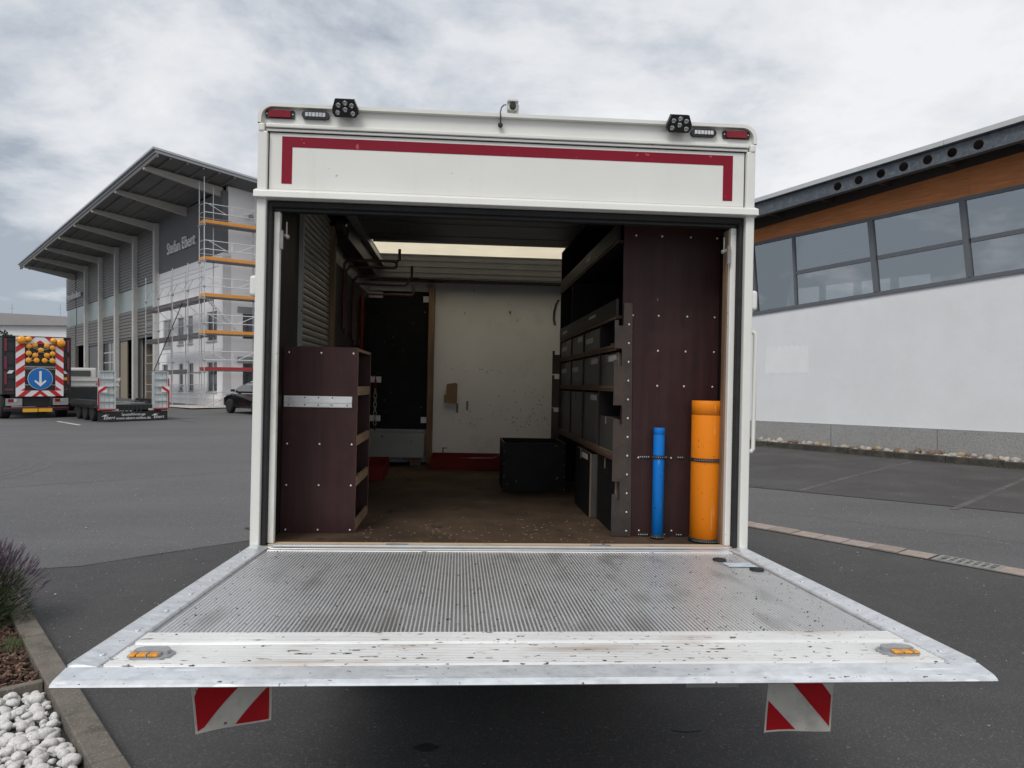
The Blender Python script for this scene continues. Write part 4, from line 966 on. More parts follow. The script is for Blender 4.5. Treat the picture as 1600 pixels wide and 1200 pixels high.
# --- low loader trailer with two upright ramps
lx, ly = -14.15, 27.75
LT = empty('low_loader_trailer', (lx, ly, gz(ly)), (0, 0, LB_ROT), 'black low loader trailer with two upright galvanised ramps and a lettered rear banner', 'trailer')
RAMP = mat('ramp_steel', (0.50, 0.53, 0.53), rough=0.5, metal=0.3, var=0.12, scale=4)
RAMP_P = mat('ramp_plate', (0.56, 0.60, 0.60), rough=0.55, var=0.15, scale=3)
RED_PAINT = mat('red_paint', (0.36, 0.02, 0.03), rough=0.45)
TRB = mat('trailer_black', (0.018, 0.019, 0.02), rough=0.45, var=0.2, scale=2)
MB().box(-1.2, 1.2, 0.12, 7.5, 0.50, 0.62).build('deck', TRB, LT, bevel=0.01)
for k in range(4): MB().box(-0.55 + (k % 2) * 0.8, 0.05 + (k % 2) * 0.8, 0.6 + k, 1.2 + k, 0.621, 0.66).build('deck_plate', GREY_METAL, LT)
MB().box(-1.2, 1.2, 0.0, 0.11, 0.42, 0.62).build('rear_beam', CHASSIS, LT, bevel=0.01)
for k in range(5): MB().box(-0.33 + k * 0.14, -0.28 + k * 0.14, -0.03, -0.001, 0.36, 0.6).build('rear_rib', TRB, LT)
MB().box(-1.2, 1.2, -0.02, -0.012, 0.02, 0.37).build('banner', BLACK_PLASTIC, LT)
for s_ in (-1, 1):
    rl = MB().box(s_ * 0.98 - 0.2, s_ * 0.98 + 0.2, -0.05, -0.001, 0.40, 0.50).build('rear_lamp', RED_LENS, LT)
    MB().box(s_ * 0.62 - 0.10, s_ * 0.62 + 0.10, -0.045, -0.001, 0.40, 0.47).build('number_plate', FLAG_WHITE, LT)
put('lettering', text_mesh('Spezialfahrzeuge', 0.125, 0.002, SIGN_W), LT, (0, -0.024, 0.26), (R(90), 0, 0))
put('lettering', text_mesh('www.ebert-online.de', 0.14, 0.002, SIGN_W), LT, (0, -0.024, 0.125), (R(90), 0, 0))
for x in (-0.83, 0.88):
    put('lettering', text_mesh('Ebert', 0.17, 0.002, SIGN_W, shear=0.3), LT, (x, -0.024, 0.15), (R(90), 0, R(0)))
    MB().prism([(x - 0.26, 0.20), (x - 0.08, 0.29), (x - 0.10, 0.25), (x + 0.02, 0.27), (x - 0.14, 0.21)], -0.026, -0.0205).build('emblem', SIGN_W, LT)
def ramp(x0, x1, mirror):
    rp_ = MB().box(x0, x0 + 0.05, -0.10, 0.06, 0.44, 1.86).box(x1 - 0.05, x1, -0.10, 0.06, 0.44, 1.86).build('ramp', RAMP, LT)
    for i in range(6):
        z = 0.46 + i * 0.276; MB().box(x0 + 0.05, x1 - 0.05, -0.09, 0.04, z, z + 0.035).build('rung', RAMP, rp_)
    for i in range(5):
        z = 0.496 + i * 0.276
        for j in range(3):
            w3 = (x1 - x0 - 0.1) / 3; MB().box(x0 + 0.05 + j * w3 + 0.006, x0 + 0.05 + (j + 1) * w3 - 0.006, -0.03 + 0.01 * (j % 2), 0.0, z + 0.004, z + 0.237).build('ramp_plate', RAMP_P, rp_)
    xr = x0 if mirror < 0 else x1
    MB().box(xr - 0.025, xr + 0.025, -0.115, -0.101, 0.46, 1.6).build('red_edge', RED_PAINT, rp_)
    MB().box(x0, x1, -0.115, -0.101, 0.44, 0.48).build('red_edge', RED_PAINT, rp_)
    a_, b_ = (x0 - 0.02, x0 + 0.27) if mirror < 0 else (x1 - 0.27, x1 + 0.02)
    pl_ = MB().box(a_, b_, -0.135, -0.12, 1.08, 1.30).build('warning_plate', SIGN_W, rp_)
    for k in (0, 1):
        z0 = 1.02 + k * 0.26; q = clip([(a_, z0), (b_, z0 + 0.22), (b_, z0 + 0.34), (a_, z0 + 0.12)] if mirror < 0 else [(a_, z0 + 0.22), (b_, z0), (b_, z0 + 0.12), (a_, z0 + 0.34)], a_, b_, 1.08, 1.30)
        if q: MB().prism(q, -0.141, -0.1355).build('red_stripe', SIGN_R, pl_)
ramp(-1.19, -0.62, -1); ramp(0.66, 1.22, 1)
for s_ in (-1, 1):
    for y in (1.0, 2.1, 3.2): wheel(LT, s_ * 1.05, y, 0.36, 0.26)
    MB().prism([(0.4, 0.62), (0.5, 0.80), (3.7, 0.80), (3.8, 0.62)], s_ * 1.20 - 0.14, s_ * 1.20 + 0.14, 'x').build('mudguard', TRB, LT, bevel=0.02)
MB().box(-1.0, 1.0, 7.4, 9.6, 0.95, 1.25).build('gooseneck', TRB, LT, bevel=0.03)
MB().box(-1.0, 1.0, 6.9, 7.39, 0.62, 1.25).build('gooseneck_riser', TRB, LT)

# --- white tipper behind the trailer
px_, py_ = -20.2, 36.0
TP = empty('tipper_truck', (px_, py_, gz(py_)), (0, 0, LB_ROT), 'white tipper truck standing between the arrow board truck and the trailer ramps', 'truck')
TW = mat('tipper_white', (0.55, 0.54, 0.52), rough=0.5, var=0.08, scale=2)
MB().prism([(-0.95, 0.98), (0.95, 0.98), (1.12, 1.60), (-1.12, 1.60)], 0.0, 4.0).build('tipper_body', TW, TP, bevel=0.02)
for z in (1.18, 1.42): MB().box(-1.06, 1.06, -0.04, -0.002, z, z + 0.05).build('body_rib', TW, TP)
MB().prism([(0.0, 1.26), (0.45, 1.26), (0.55, 1.38), (0.1, 1.38)], -0.03, -0.003).build('emblem', RED_PAINT, TP)
cb = MB().box(-1.0, 1.0, 4.2, 5.9, 0.7, 2.15).build('cab', TW, TP, bevel=0.08)
MB().box(-0.7, 0.7, 4.17, 4.199, 1.7, 2.0).build('rear_window', WIN_DARK, cb)
MB().box(-0.5, 0.5, 0.2, 5.6, 0.45, 0.9).build('chassis', CHASSIS, TP)
for s_ in (-1, 1):
    for y in (0.9, 4.9): wheel(TP, s_ * 0.9, y, 0.42, 0.3)
    MB().box(s_ * 0.75 - 0.16, s_ * 0.75 + 0.16, -0.03, 0.05, 0.55, 0.68).build('rear_lamp', RED_LENS, TP)

# --- black saloon car
CR = empty('parked_car', (-11.15, 33.15, gz(33.0)), (0, 0, LB_ROT), 'shiny black saloon car parked by the scaffolded office corner', 'car')
CARP = mat('car_black', (0.008, 0.008, 0.009), rough=0.12, coat=0.8, spec=0.6)
CGL = mat('car_glass', (0.03, 0.033, 0.036), rough=0.04, spec=0.9)
prof = [(-2.28, 0.42), (-2.32, 0.62), (-2.25, 0.92), (-1.75, 1.00), (-1.15, 1.27), (-0.55, 1.40), (0.15, 1.41), (0.75, 1.27), (1.25, 0.98), (1.95, 0.88), (2.25, 0.70), (2.28, 0.40), (1.9, 0.24), (-1.9, 0.24)]
bm = bmesh.new()
secs = [(-0.90, 0.86, 0.40), (-0.90, 0.97, 0.62), (-0.70, 1.0, 1.0), (0, 1.0, 1.02), (0.70, 1.0, 1.0), (0.90, 0.97, 0.62), (0.90, 0.86, 0.40)]
def carbody():
    mb = MB(); rows_ = []
    xs_ = [-0.90, -0.86, -0.62, 0.62, 0.86, 0.90]
    rows = []
    for xi, x in enumerate(xs_):
        r_ = []
        for (y, z) in prof:
            up = max(0.0, (z - 0.92) / 0.5)
            xx = x * (1 - 0.30 * up) if abs(x) > 0.7 else x * (1 - 0.10 * up)
            zz = z if abs(x) < 0.7 else (z - (0.03 if z > 0.5 else -0.02)) if abs(x) < 0.88 else z - (0.10 if z > 0.8 else -0.05 if z < 0.3 else 0)
            r_.append((xx, y * (1 if abs(x) < 0.7 else 0.985 if abs(x) < 0.88 else 0.96), zz))
        rows.append(r_)
    n = len(prof); vs_ = [p for r_ in rows for p in r_]
    fs_ = [(i * n + j, i * n + (j + 1) % n, (i + 1) * n + (j + 1) % n, (i + 1) * n + j) for i in range(len(xs_) - 1) for j in range(n)]
    mb._add(vs_, fs_, 0, True); mb._add(vs_, [tuple(range(n))[::-1], tuple(range((len(xs_) - 1) * n, len(xs_) * n))][::1], 0)
    return mb
cbod = carbody().build('body', CARP, CR)
for s_ in (-1, 1):
    q = [(-1.05, 1.0), (-0.62, 1.26), (0.15, 1.30), (0.62, 1.20), (1.05, 1.0)]
    f = MB()
    vs_ = [(s_ * (0.93 - 0.42 * (z - 0.92)), y, z) for y, z in q] + [(s_ * (0.86 - 0.42 * (z - 0.92)), y, z) for y, z in q]
    n = 5
    f._add(vs_, [tuple(range(5)), tuple(range(5, 10))[::-1]] + [(i, (i + 1) % n, n + (i + 1) % n, n + i) for i in range(n)]); f.build('side_window', CGL, CR)
    MB().box(s_ * 1.0 - 0.09, s_ * 1.0 + 0.09, 0.78, 0.90, 0.98, 1.10).build('mirror', CARP, CR, bevel=0.03)
    MB().box(s_ * 0.66 - 0.2, s_ * 0.66 + 0.2, -2.35, -2.20, 0.76, 0.88).build('tail_light', RED_LENS, CR, bevel=0.02)
    for y in (-1.4, 1.42):
        w_ = wheel(CR, s_ * 0.86, y, 0.33, 0.22)
MB().prism([(-1.80, 1.02), (-1.18, 1.285), (-1.16, 1.30), (-1.80, 1.035)], -0.55, 0.55, 'x').build('rear_window', CGL, CR)
MB().box(-0.26, 0.26, -2.345, -2.30, 0.55, 0.66).build('number_plate', SIGN_W, CR)
bm.free()

# ================================================================== the box truck (local y = into the load space, z = 0 at its floor)
TM = Matrix.Translation((-0.038, 3.492, 0.932)) @ Matrix.Rotation(0.07, 4, 'Z') @ Matrix.Rotation(0.021, 4, 'Y')
def troot(name, label, cat, group=None, M=None):
    o = empty(name, label=label, cat=cat, group=group); o.matrix_world = TM @ M if M is not None else TM
    return o
BT = troot('box_truck', 'white box truck with open rear, lowered tail lift and shelved load space', 'truck')
DEPTH = 3.72
for s_ in (-1, 1):
    MB().box(min(s_ * 1.16, s_ * 1.125), max(s_ * 1.16, s_ * 1.125), 0.055, DEPTH + 0.06, -0.12, 1.97).build('side_wall', WHITE, BT)
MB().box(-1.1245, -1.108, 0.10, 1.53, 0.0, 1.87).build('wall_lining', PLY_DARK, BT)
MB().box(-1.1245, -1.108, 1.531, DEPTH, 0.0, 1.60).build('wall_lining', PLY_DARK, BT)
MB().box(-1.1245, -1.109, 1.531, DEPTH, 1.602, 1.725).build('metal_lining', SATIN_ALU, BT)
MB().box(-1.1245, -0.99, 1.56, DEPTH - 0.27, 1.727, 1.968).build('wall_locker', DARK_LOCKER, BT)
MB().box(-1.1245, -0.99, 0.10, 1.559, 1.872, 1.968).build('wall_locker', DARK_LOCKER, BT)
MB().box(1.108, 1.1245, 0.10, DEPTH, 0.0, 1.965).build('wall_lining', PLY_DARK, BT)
MB().box(-1.155, 1.155, 0.05, DEPTH + 0.06, 1.972, 1.980).build('roof', ROOF_GRP, BT)
for s_ in (-1, 1): MB().box(s_ * 1.135 - 0.025, s_ * 1.135 + 0.025, 0.06, DEPTH + 0.06, 1.981, 2.02).build('roof_rail', WHITE, BT, bevel=0.01)
fl = MB().box(-1.124, 1.124, 0.065, DEPTH, -0.03, 0.0).build('floor', FLOOR, BT)
MB().box(-1.09, 1.10, 0.004, 0.063, -0.03, 0.006).build('sill_board', SILL_WOOD, BT)
sm = MB().box(-1.14, 1.14, -0.032, 0.002, -0.05, 0.004).build('sill_rail', ALU, BT, bevel=0.004)
MB().box(-1.06, 1.08, -0.018, -0.010, 0.0045, 0.010).build('sill_ridge', ALU, sm)
for x in (-0.50, 0.46):
    MB().box(x - 0.05, x + 0.05, 0.006, 0.016, 0.0065, 0.012).box(x - 0.02, x + 0.03, -0.006, 0.005, 0.0045, 0.012).build('sill_catch', IRON, BT)
# front wall of the box
MB().box(-1.124, 1.124, DEPTH + 0.002, DEPTH + 0.05, -0.1, 1.97).build('front_wall', WHITE, BT)
MB().box(-0.475, 1.107, DEPTH - 0.014, DEPTH, 0.0, 1.735).build('bulkhead_panel', WALL_INNER, BT)
MB().box(-1.107, -0.475, DEPTH - 0.012, DEPTH, 1.645, 1.735).build('bulkhead_panel', WALL_INNER, BT)
ld = MB().box(-1.107, 1.107, 3.46, DEPTH, 1.738, 1.962).build('bulkhead_locker', DARK_PANEL, BT)
for z in (1.79, 1.845, 1.90, 1.948): MB().box(-1.10, 1.10, 3.452, 3.4595, z, z + 0.012).build('locker_rib', DARK_PANEL, ld)
MB().box(-1.107, 1.107, 3.445, 3.4594, 1.738, 1.748).build('locker_lip', CHASSIS, ld)
MB().tube([(-0.62, 3.43, 1.73), (1.1, 3.43, 1.728)], 0.008, 8).build('hanging_rail', CHASSIS, BT)
dr = MB().box(-1.107, -0.535, DEPTH - 0.03, DEPTH - 0.004, 0.32, 1.64).build('inner_door', PLY_BLACK, BT)
for x, z in ((-1.05, 1.60), (-1.05, 0.79), (-1.05, 0.42), (-0.56, 1.57), (-0.56, 0.41)):
    MB().box(x - (0.075 if x < -1 else 0.03), x + (0.075 if x < -1 else 0.03), DEPTH - 0.036, DEPTH - 0.031, z - 0.028, z + 0.028).build('door_bracket', RAIL_METAL, dr)
MB().box(-0.532, -0.478, 3.58, DEPTH, 0.004, 1.70).build('door_edge', WOOD_POST, BT, bevel=0.003)
wb_ = MB().box(-1.107, -0.54, 3.36, DEPTH - 0.05, 0.075, 0.30).build('step_box', GREY_METAL, BT, bevel=0.006)
for x in (-1.05, -0.62): MB().box(x - 0.05, x + 0.05, 3.42, 3.52, 0.0, 0.074).build('step_box_foot', WOOD_POST, wb_)

# rear frame
for s_ in (-1, 1):
    a, b = sorted((s_ * 1.163, s_ * 1.121)); MB().box(a, b, -0.035, 0.05, -0.03, 1.90).build('rear_post', WHITE, BT, bevel=0.006)
    a, b = sorted((s_ * 1.120, s_ * 1.098)); MB().box(a, b, -0.012, 0.05, 0.0, 1.575).build('door_seal', RUBBER, BT, bevel=0.008)
    a, b = sorted((s_ * 1.097, s_ * 1.069)); MB().box(a, b, 0.02, 0.055, 0.007, 1.545).build('inner_post', WHITE_DIRTY, BT, bevel=0.004)
    if s_ > 0: MB().box(1.062, 1.10, 0.057, 0.10, 0.007, 1.54).build('guide_rail', WOOD_POST, BT)
    hg = MB().box(s_ * 1.058 - 0.007, s_ * 1.058 + 0.007, 0.004, 0.019, 1.37, 1.455).bar((s_ * 1.055, 0.03, 1.44), (s_ * 1.035, 0.03, 1.432), 0.013).tube([(s_ * 1.04, 0.03, 1.50), (s_ * 1.04, 0.03, 1.43)], 0.004, 8, 0).ball((s_ * 1.036, 0.03, 1.43), 0.011)
    hg.build('door_latch', IRON, BT)
    kb = MB().box(s_ * 1.172 - 0.018, s_ * 1.172 + 0.018, -0.03, 0.06, 1.145, 1.24).build('door_buffer', WHITE, BT, bevel=0.014, seg=3)
MB().box(-1.120, 1.120, -0.012, 0.05, 1.560, 1.587).build('door_seal', RUBBER, BT, bevel=0.006)
MB().box(-1.096, 1.096, 0.012, 0.06, 1.546, 1.559).build('head_seal', CHASSIS, BT)
MB().prism([(-0.062, 1.592), (0.05, 1.588), (0.05, 1.640), (-0.012, 1.640), (-0.058, 1.622)], -1.172, 1.172, 'x').build('drip_ledge', WHITE, BT, bevel=0.003)
MB().box(-1.117, 1.117, -0.010, 0.05, 1.641, 1.900).build('header_panel', WHITE, BT, bevel=0.002)
MB().prism([(-1.06, 1.667), (-1.013, 1.667), (-1.013, 1.836), (1.013, 1.836), (1.013, 1.667), (1.06, 1.667), (1.06, 1.884), (-1.06, 1.884)], -0.0115, -0.0101).build('red_stripe', RED_STRIPE, BT)
for s_ in (-1, 1):
    MB().box(s_ * 1.119 - 0.0015, s_ * 1.119 + 0.0015, -0.0105, 0.05, 1.641, 1.90).build('panel_joint', RUBBER, BT)
MB().box(-1.13, 1.13, -0.014, 0.05, 1.9002, 1.9032).box(-1.13, 1.13, -0.014, 0.05, 1.9152, 1.9182).build('rail_gap', RUBBER, BT)
MB().box(-1.13, 1.13, -0.022, 0.05, 1.9035, 1.915).build('header_rail', WHITE, BT, bevel=0.002)
MB().box(-1.13, 1.13, -0.032, 0.05, 1.9185, 1.935).build('header_rail', WHITE, BT, bevel=0.003)
for s_ in (-1, 1): MB().box(s_ * 1.148 - 0.014, s_ * 1.148 + 0.014, -0.04, 0.045, 1.895, 1.935).build('rail_end_cap', WHITE_DIRTY, BT, bevel=0.008)
cr = MB().prism(rounded(-1.16, 1.16, 1.936, 2.022, 0.062, corners=(1, 1, 0, 0), n=7), -0.012, 0.10).build('roof_crown', WHITE, BT)
ro = rounded(-1.166, 1.166, 1.936, 2.027, 0.066, corners=(1, 1, 0, 0), n=7); ri = rounded(-1.150, 1.150, 1.936, 2.011, 0.052, corners=(1, 1, 0, 0), n=7)
mb = MB(); ro = ro[:-2]; ri = ri[:-2]; N = len(ro)
# open arch: from right foot over the top to left foot
ro = [(1.166, 1.936)] + ro + [(-1.166, 1.936)]; ri = [(1.150, 1.936)] + ri + [(-1.150, 1.936)]; N = len(ro)
vs_ = [(p[0], y, p[1]) for y in (-0.038, 0.10) for p in ro] + [(p[0], y, p[1]) for y in (-0.038, -0.011) for p in ri]
for i in range(N - 1):
    mb._add([vs_[i], vs_[i + 1], vs_[N + i + 1], vs_[N + i]], [(0, 1, 2, 3)])
    mb._add([vs_[2 * N + i], vs_[2 * N + i + 1], vs_[i + 1], vs_[i]], [(0, 1, 2, 3)])
    mb._add([vs_[2 * N + i], vs_[3 * N + i], vs_[3 * N + i + 1], vs_[2 * N + i + 1]], [(0, 1, 2, 3)])
mb.build('crown_rim', WHITE, cr)
# lights along the crown
for s_ in (-1, 1):
    ml = MB().prism(rounded(s_ * 1.07 - 0.066, s_ * 1.07 + 0.066, 1.963, 2.001, 0.007), -0.020, -0.0125).build('marker_light', BLACK_PLASTIC, BT, bevel=0.003)
    MB().prism(rounded(s_ * 1.07 - 0.050, s_ * 1.07 + 0.050, 1.966, 1.998, 0.005), -0.030, -0.0205).build('lens', RED_LENS, ml, bevel=0.006)
    for k in (-1, 1): MB().lathe([(0.0035, 0.0), (0.003, -0.003)], (s_ * 1.07 + k * 0.058, -0.0202, 1.982), 'y', 10).build('screw', SCREW, ml)
    cx_ = s_ * 0.909
    fl_ = MB().prism(rounded(cx_ - 0.062, cx_ + 0.062, 1.965, 2.000, 0.017), -0.030, -0.0125).build('strobe_light', BLACK_PLASTIC, BT, bevel=0.004)
    for k in range(6): MB().box(cx_ - 0.045 + k * 0.0155, cx_ - 0.045 + k * 0.0155 + 0.0125, -0.034, -0.0305, 1.974, 1.992).build('led', CLEAR_LENS, fl_)
    cx_ = -0.768 if s_ < 0 else 0.778
    body = [(-0.044, 0.040), (0.040, 0.040), (0.058, -0.002), (0.058, -0.022), (0.045, -0.039), (-0.045, -0.039), (-0.058, -0.022), (-0.058, -0.002)]
    TW_ = Matrix.Translation((cx_, -0.062, 2.008)) @ Matrix.Rotation(R(24), 4, 'X')
    wl = MB(TW_).prism(body, -0.016, 0.012).box(-0.010, 0.010, 0.0121, 0.045, -0.02, 0.0).build('work_light', BLACK_PLASTIC, BT, bevel=0.006)
    for dx, dz_ in ((-0.030, 0.012), (0.0, 0.022), (0.030, 0.012), (0.0, -0.006), (-0.034, -0.020), (0.034, -0.022)):
        MB(TW_).lathe([(0.0105, 0.0), (0.0105, -0.004), (0.004, -0.001)], (dx, -0.0161, dz_), 'y', 14).build('led', LED_CHIP, wl)
rc = MB().box(-0.026, 0.018, -0.03, 0.03, 2.048, 2.082).build('rear_camera', WHITE, BT, bevel=0.005)
MB().prism([(-0.034, 2.029), (0.026, 2.029), (0.026, 2.078), (0.020, 2.078), (0.020, 2.036), (-0.028, 2.036), (-0.028, 2.078), (-0.034, 2.078)], -0.02, 0.02).build('bracket', WHITE, rc)
MB().lathe([(0.015, 0.0), (0.015, -0.014), (0.011, -0.018)], (-0.004, -0.0301, 2.062), 'y', 18).build('lens', BLACK_PLASTIC, rc)
MB().prism([(-0.030, 2.083), (0.022, 2.083), (0.016, 2.092), (-0.024, 2.092)], -0.05, 0.03).build('sun_shield', WHITE, rc)
MB().tube([(-0.028, -0.012, 2.078), (-0.045, -0.014, 2.074), (-0.056, -0.018, 2.06), (-0.061, -0.02, 2.035), (-0.061, -0.045, 2.022), (-0.060, -0.045, 2.0), (-0.060, -0.030, 1.985)], 0.0028, 8).build('cable', BLACK_PLASTIC, rc)
MB().lathe([(0.004, -0.013), (0.011, -0.030), (0.012, -0.036), (0.006, -0.041)], (-0.060, 0, 1.972), 'y', 14).build('cable_grommet', BLACK_PLASTIC, rc)
MB().tube([(1.150, -0.005, 1.042), (1.180, -0.005, 1.042), (1.190, -0.005, 1.030), (1.190, -0.005, 0.482), (1.180, -0.005, 0.468), (1.150, -0.005, 0.468)], 0.0105, 10).build('grab_handle', WHITE, BT)

# rolled-up sectional door under the roof, its track and the roller shutter locker in the left wall
rd = empty('raised_door', parent=BT)
zs = 1.885
for k in range(5):
    a = 0.22 + k * 0.44
    MB().box(-0.988, 1.08, a, a + 0.432, zs, zs + 0.035).build('door_section', DARK_PANEL, rd)
    MB().box(-0.93, 1.04, a + 0.20, a + 0.215, zs - 0.006, zs - 0.001).build('section_rib', DARK_PANEL, rd)
MB().box(-0.93, 1.04, 2.425, 2.445, zs - 0.01, zs + 0.05).build('door_bottom_bar', GREY_METAL, rd)
MB().box(-0.985, -0.945, 0.12, 3.45, zs - 0.045, zs - 0.005).build('door_track', GREY_METAL, BT)
MB().prism([(0.55, zs - 0.05), (1.55, zs - 0.05), (1.55, zs + 0.05)], -0.94, -0.932, 'x').build('track_gusset', GREY_METAL, BT)
pul = MB().lathe([(0.055, -0.03), (0.062, -0.02), (0.045, 0.0), (0.062, 0.02), (0.055, 0.03)], (-1.03, 1.50, 1.80), 'x', 24).build('cable_drum', CHASSIS, BT)
MB().lathe([(0.012, 0.031), (0.010, 0.04)], (-1.03, 1.50, 1.80), 'x', 12).build('hub', SCREW, pul)
sh_ = empty('side_shutter', parent=BT)
n = 26
sl = MB().prism([(-1.1075, 0.0), (-1.090, 0.004), (-1.086, 0.018), (-1.092, 0.031), (-1.1075, 0.0345)], 0.64, 1.44, 'y').mesh('slat', SHUTTER)
for k in range(n): put('slat', sl, sh_, (0, 0, 0.88 + k * 0.0365))
MB().box(-1.1075, -1.085, 0.61, 0.637, 0.0, 1.84).build('shutter_guide', GREY_METAL, sh_)
MB().box(-1.1075, -1.06, 1.443, 1.53, 0.0, 1.78).build('door_post', WOOD_POST, BT)
for z in (0.95, 1.15, 1.4): MB().lathe([(0.006, 0), (0.005, 0.003)], (-1.1079, 0.16, z), 'x', 8).build('screw', SCREW, BT)
# upright panel line of hooks on the left wall
hk = 0
for (y, z, ln_, up) in ((2.02, 1.655, 0.36, 0.09), (2.12, 1.62, 0.33, 0.05), (2.50, 1.60, 0.42, 0.10), (2.62, 1.56, 0.38, 0.05), (3.05, 1.53, 0.40, 0.10)):
    o = troot('wall_hook', ['rust brown tube hook on the left wall, nearest the roller shutter', 'second rust brown tube hook from the roller shutter on the left wall', 'middle rust brown tube hook on the left wall', 'fourth rust brown tube hook from the roller shutter on the left wall', 'reddish tube hook on the left wall, nearest the bulkhead'][hk], 'hook', 'tube hooks on the left wall')
    MB().tube([(-1.085, y, z - 0.5), (-1.085, y, z - 0.03), (-1.06, y, z), (-1.06 + ln_, y, z), (-1.045 + ln_, y, z + 0.015), (-1.045 + ln_, y, z + up)], 0.011, 8).build('tube', COPPER, o)
    if hk == 4: MB().tube([(-1.084, y - 0.025, z - 0.02), (-1.084, y - 0.025, z - 0.48)], 0.013, 8).build('red_sleeve', RED_METAL, o)
    MB().box(-1.1078, -1.097, y - 0.03, y + 0.03, z - 0.45, z - 0.38).build('wall_plate', COPPER, o)
    hk += 1

# chassis, wheels and cab of the truck
MB().box(-0.42, -0.34, 0.1, 5.4, -0.36, -0.13).box(0.34, 0.42, 0.1, 5.4, -0.36, -0.13).build('chassis', CHASSIS, BT)
for k in range(6): MB().box(-1.10, 1.10, 0.12 + k * 0.7, 0.18 + k * 0.7, -0.128, -0.035).build('cross_member', CHASSIS, BT)
MB().box(-1.02, 1.02, 0.25, 0.33, -0.50, -0.38).build('underrun_bar', CHASSIS, BT, bevel=0.01)
MB().box(-1.05, -0.45, 0.3, 0.9, -0.42, -0.13).build('tool_box', CHASSIS, BT)
def twheel(x, y, r=0.36, wd=0.24):
    w_ = MB().lathe([(r * 0.62, -wd / 2), (r * 0.93, -wd / 2), (r, -wd * 0.36), (r, wd * 0.36), (r * 0.93, wd / 2), (r * 0.62, wd / 2)], (x, y, -0.935 + 0.0125 * (y) + r - x * 0.021), 'x', 28).build('wheel', TYRE, BT)
    MB().lathe([(r * 0.2, -wd * 0.40), (r * 0.62, -wd * 0.47), (r * 0.60, wd * 0.47), (r * 0.2, wd * 0.40)], (x, y, -0.935 + 0.0125 * y + r - x * 0.021), 'x', 20).build('rim', RIM, w_)
for s_ in (-1, 1):
    twheel(s_ * 0.92, 1.35); twheel(s_ * 0.66, 1.35, 0.36, 0.22); twheel(s_ * 0.92, 4.7)
MB().tube([(-0.9, 1.35, -0.56), (0.9, 1.35, -0.56)], 0.07, 10).build('axle', CHASSIS, BT)
cb = MB().prism([(3.95, -0.45), (5.55, -0.45), (5.6, 0.25), (5.25, 1.10), (4.9, 1.25), (3.95, 1.25)], -1.02, 1.02, 'x').build('cab', WHITE, BT, bevel=0.05)
MB().prism([(5.545, 0.34), (5.265, 1.03), (5.275, 1.04), (5.56, 0.35)], -0.9, 0.9, 'x').build('windscreen', CGL, cb)

# ---------------------------------------------------------------- tail lift (rises slightly towards its tip)
TL = MB().prism([(-0.035, -0.004), (-1.622, -0.004), (-1.622, -0.035), (-0.8, -0.07), (-0.035, -0.07)], -1.148, 1.148, 'x').build('tail_lift', DECK, BT)
TL.rotation_euler = (-0.034, 0, 0); TL.location = (-0.003, 0, 0.0)
MB().box(-1.06, 1.06, -0.075, -0.034, -0.003, 0.004).build('hinge_strip', ALU, TL, bevel=0.002)
MB().box(-1.06, 1.06, -0.118, -0.077, -0.003, 0.0025).build('hinge_strip', TREAD, TL, bevel=0.002)
mb = MB(); x = -1.055
while x < 1.06:
    mb.prism([(x - 0.0027, -0.0039), (x + 0.0027, -0.0039), (x + 0.0014, -0.0006), (x - 0.0014, -0.0006)], -1.338, -0.120, 'y'); x += 0.0128
mb.build('deck_rib', RIB, TL, kind='stuff')
MB().box(-1.075, 1.075, -1.620, -1.340, -0.0039, 0.0).build('tread_plate', TREAD, TL)
mb = MB(); y = -1.348
while y > -1.616:
    if not (-1.452 < y < -1.435): mb.prism([(y - 0.0030, 0.0001), (y + 0.0030, 0.0001), (y + 0.0018, 0.0052), (y - 0.0018, 0.0052)], -1.074, 1.074, 'x')
    y -= 0.0128
mb.build('tread_rib', TREAD, TL, kind='stuff')
for s_ in (-1, 1):
    es = MB().prism([(s_ * 1.152, -0.01), (s_ * 1.152, 0.010), (s_ * 1.142, 0.014), (s_ * 1.082, 0.005), (s_ * 1.076, 0.001), (s_ * 1.076, -0.0038)], -1.622, -0.036).build('edge_strip', GALV, TL)
    bolt = MB().lathe([(0.0095, 0), (0.009, 0.0012), (0.005, 0.0022)], (0, 0, 0), 'z', 14).mesh('rivet', GALV)
    for k in range(15): put('rivet', bolt, TL, (s_ * (1.118 if k % 2 else 1.108), -0.10 - k * 0.103, 0.0085), (0, R(6) * -s_ * -1, 0))
MB().prism([(-1.6225, 0.004), (-1.632, 0.006), (-1.690, -0.004), (-1.703, -0.010), (-1.705, -0.015), (-1.699, -0.019), (-1.6225, -0.034)], -1.150, 1.150, 'x').build('tip_strip', GALV, TL)
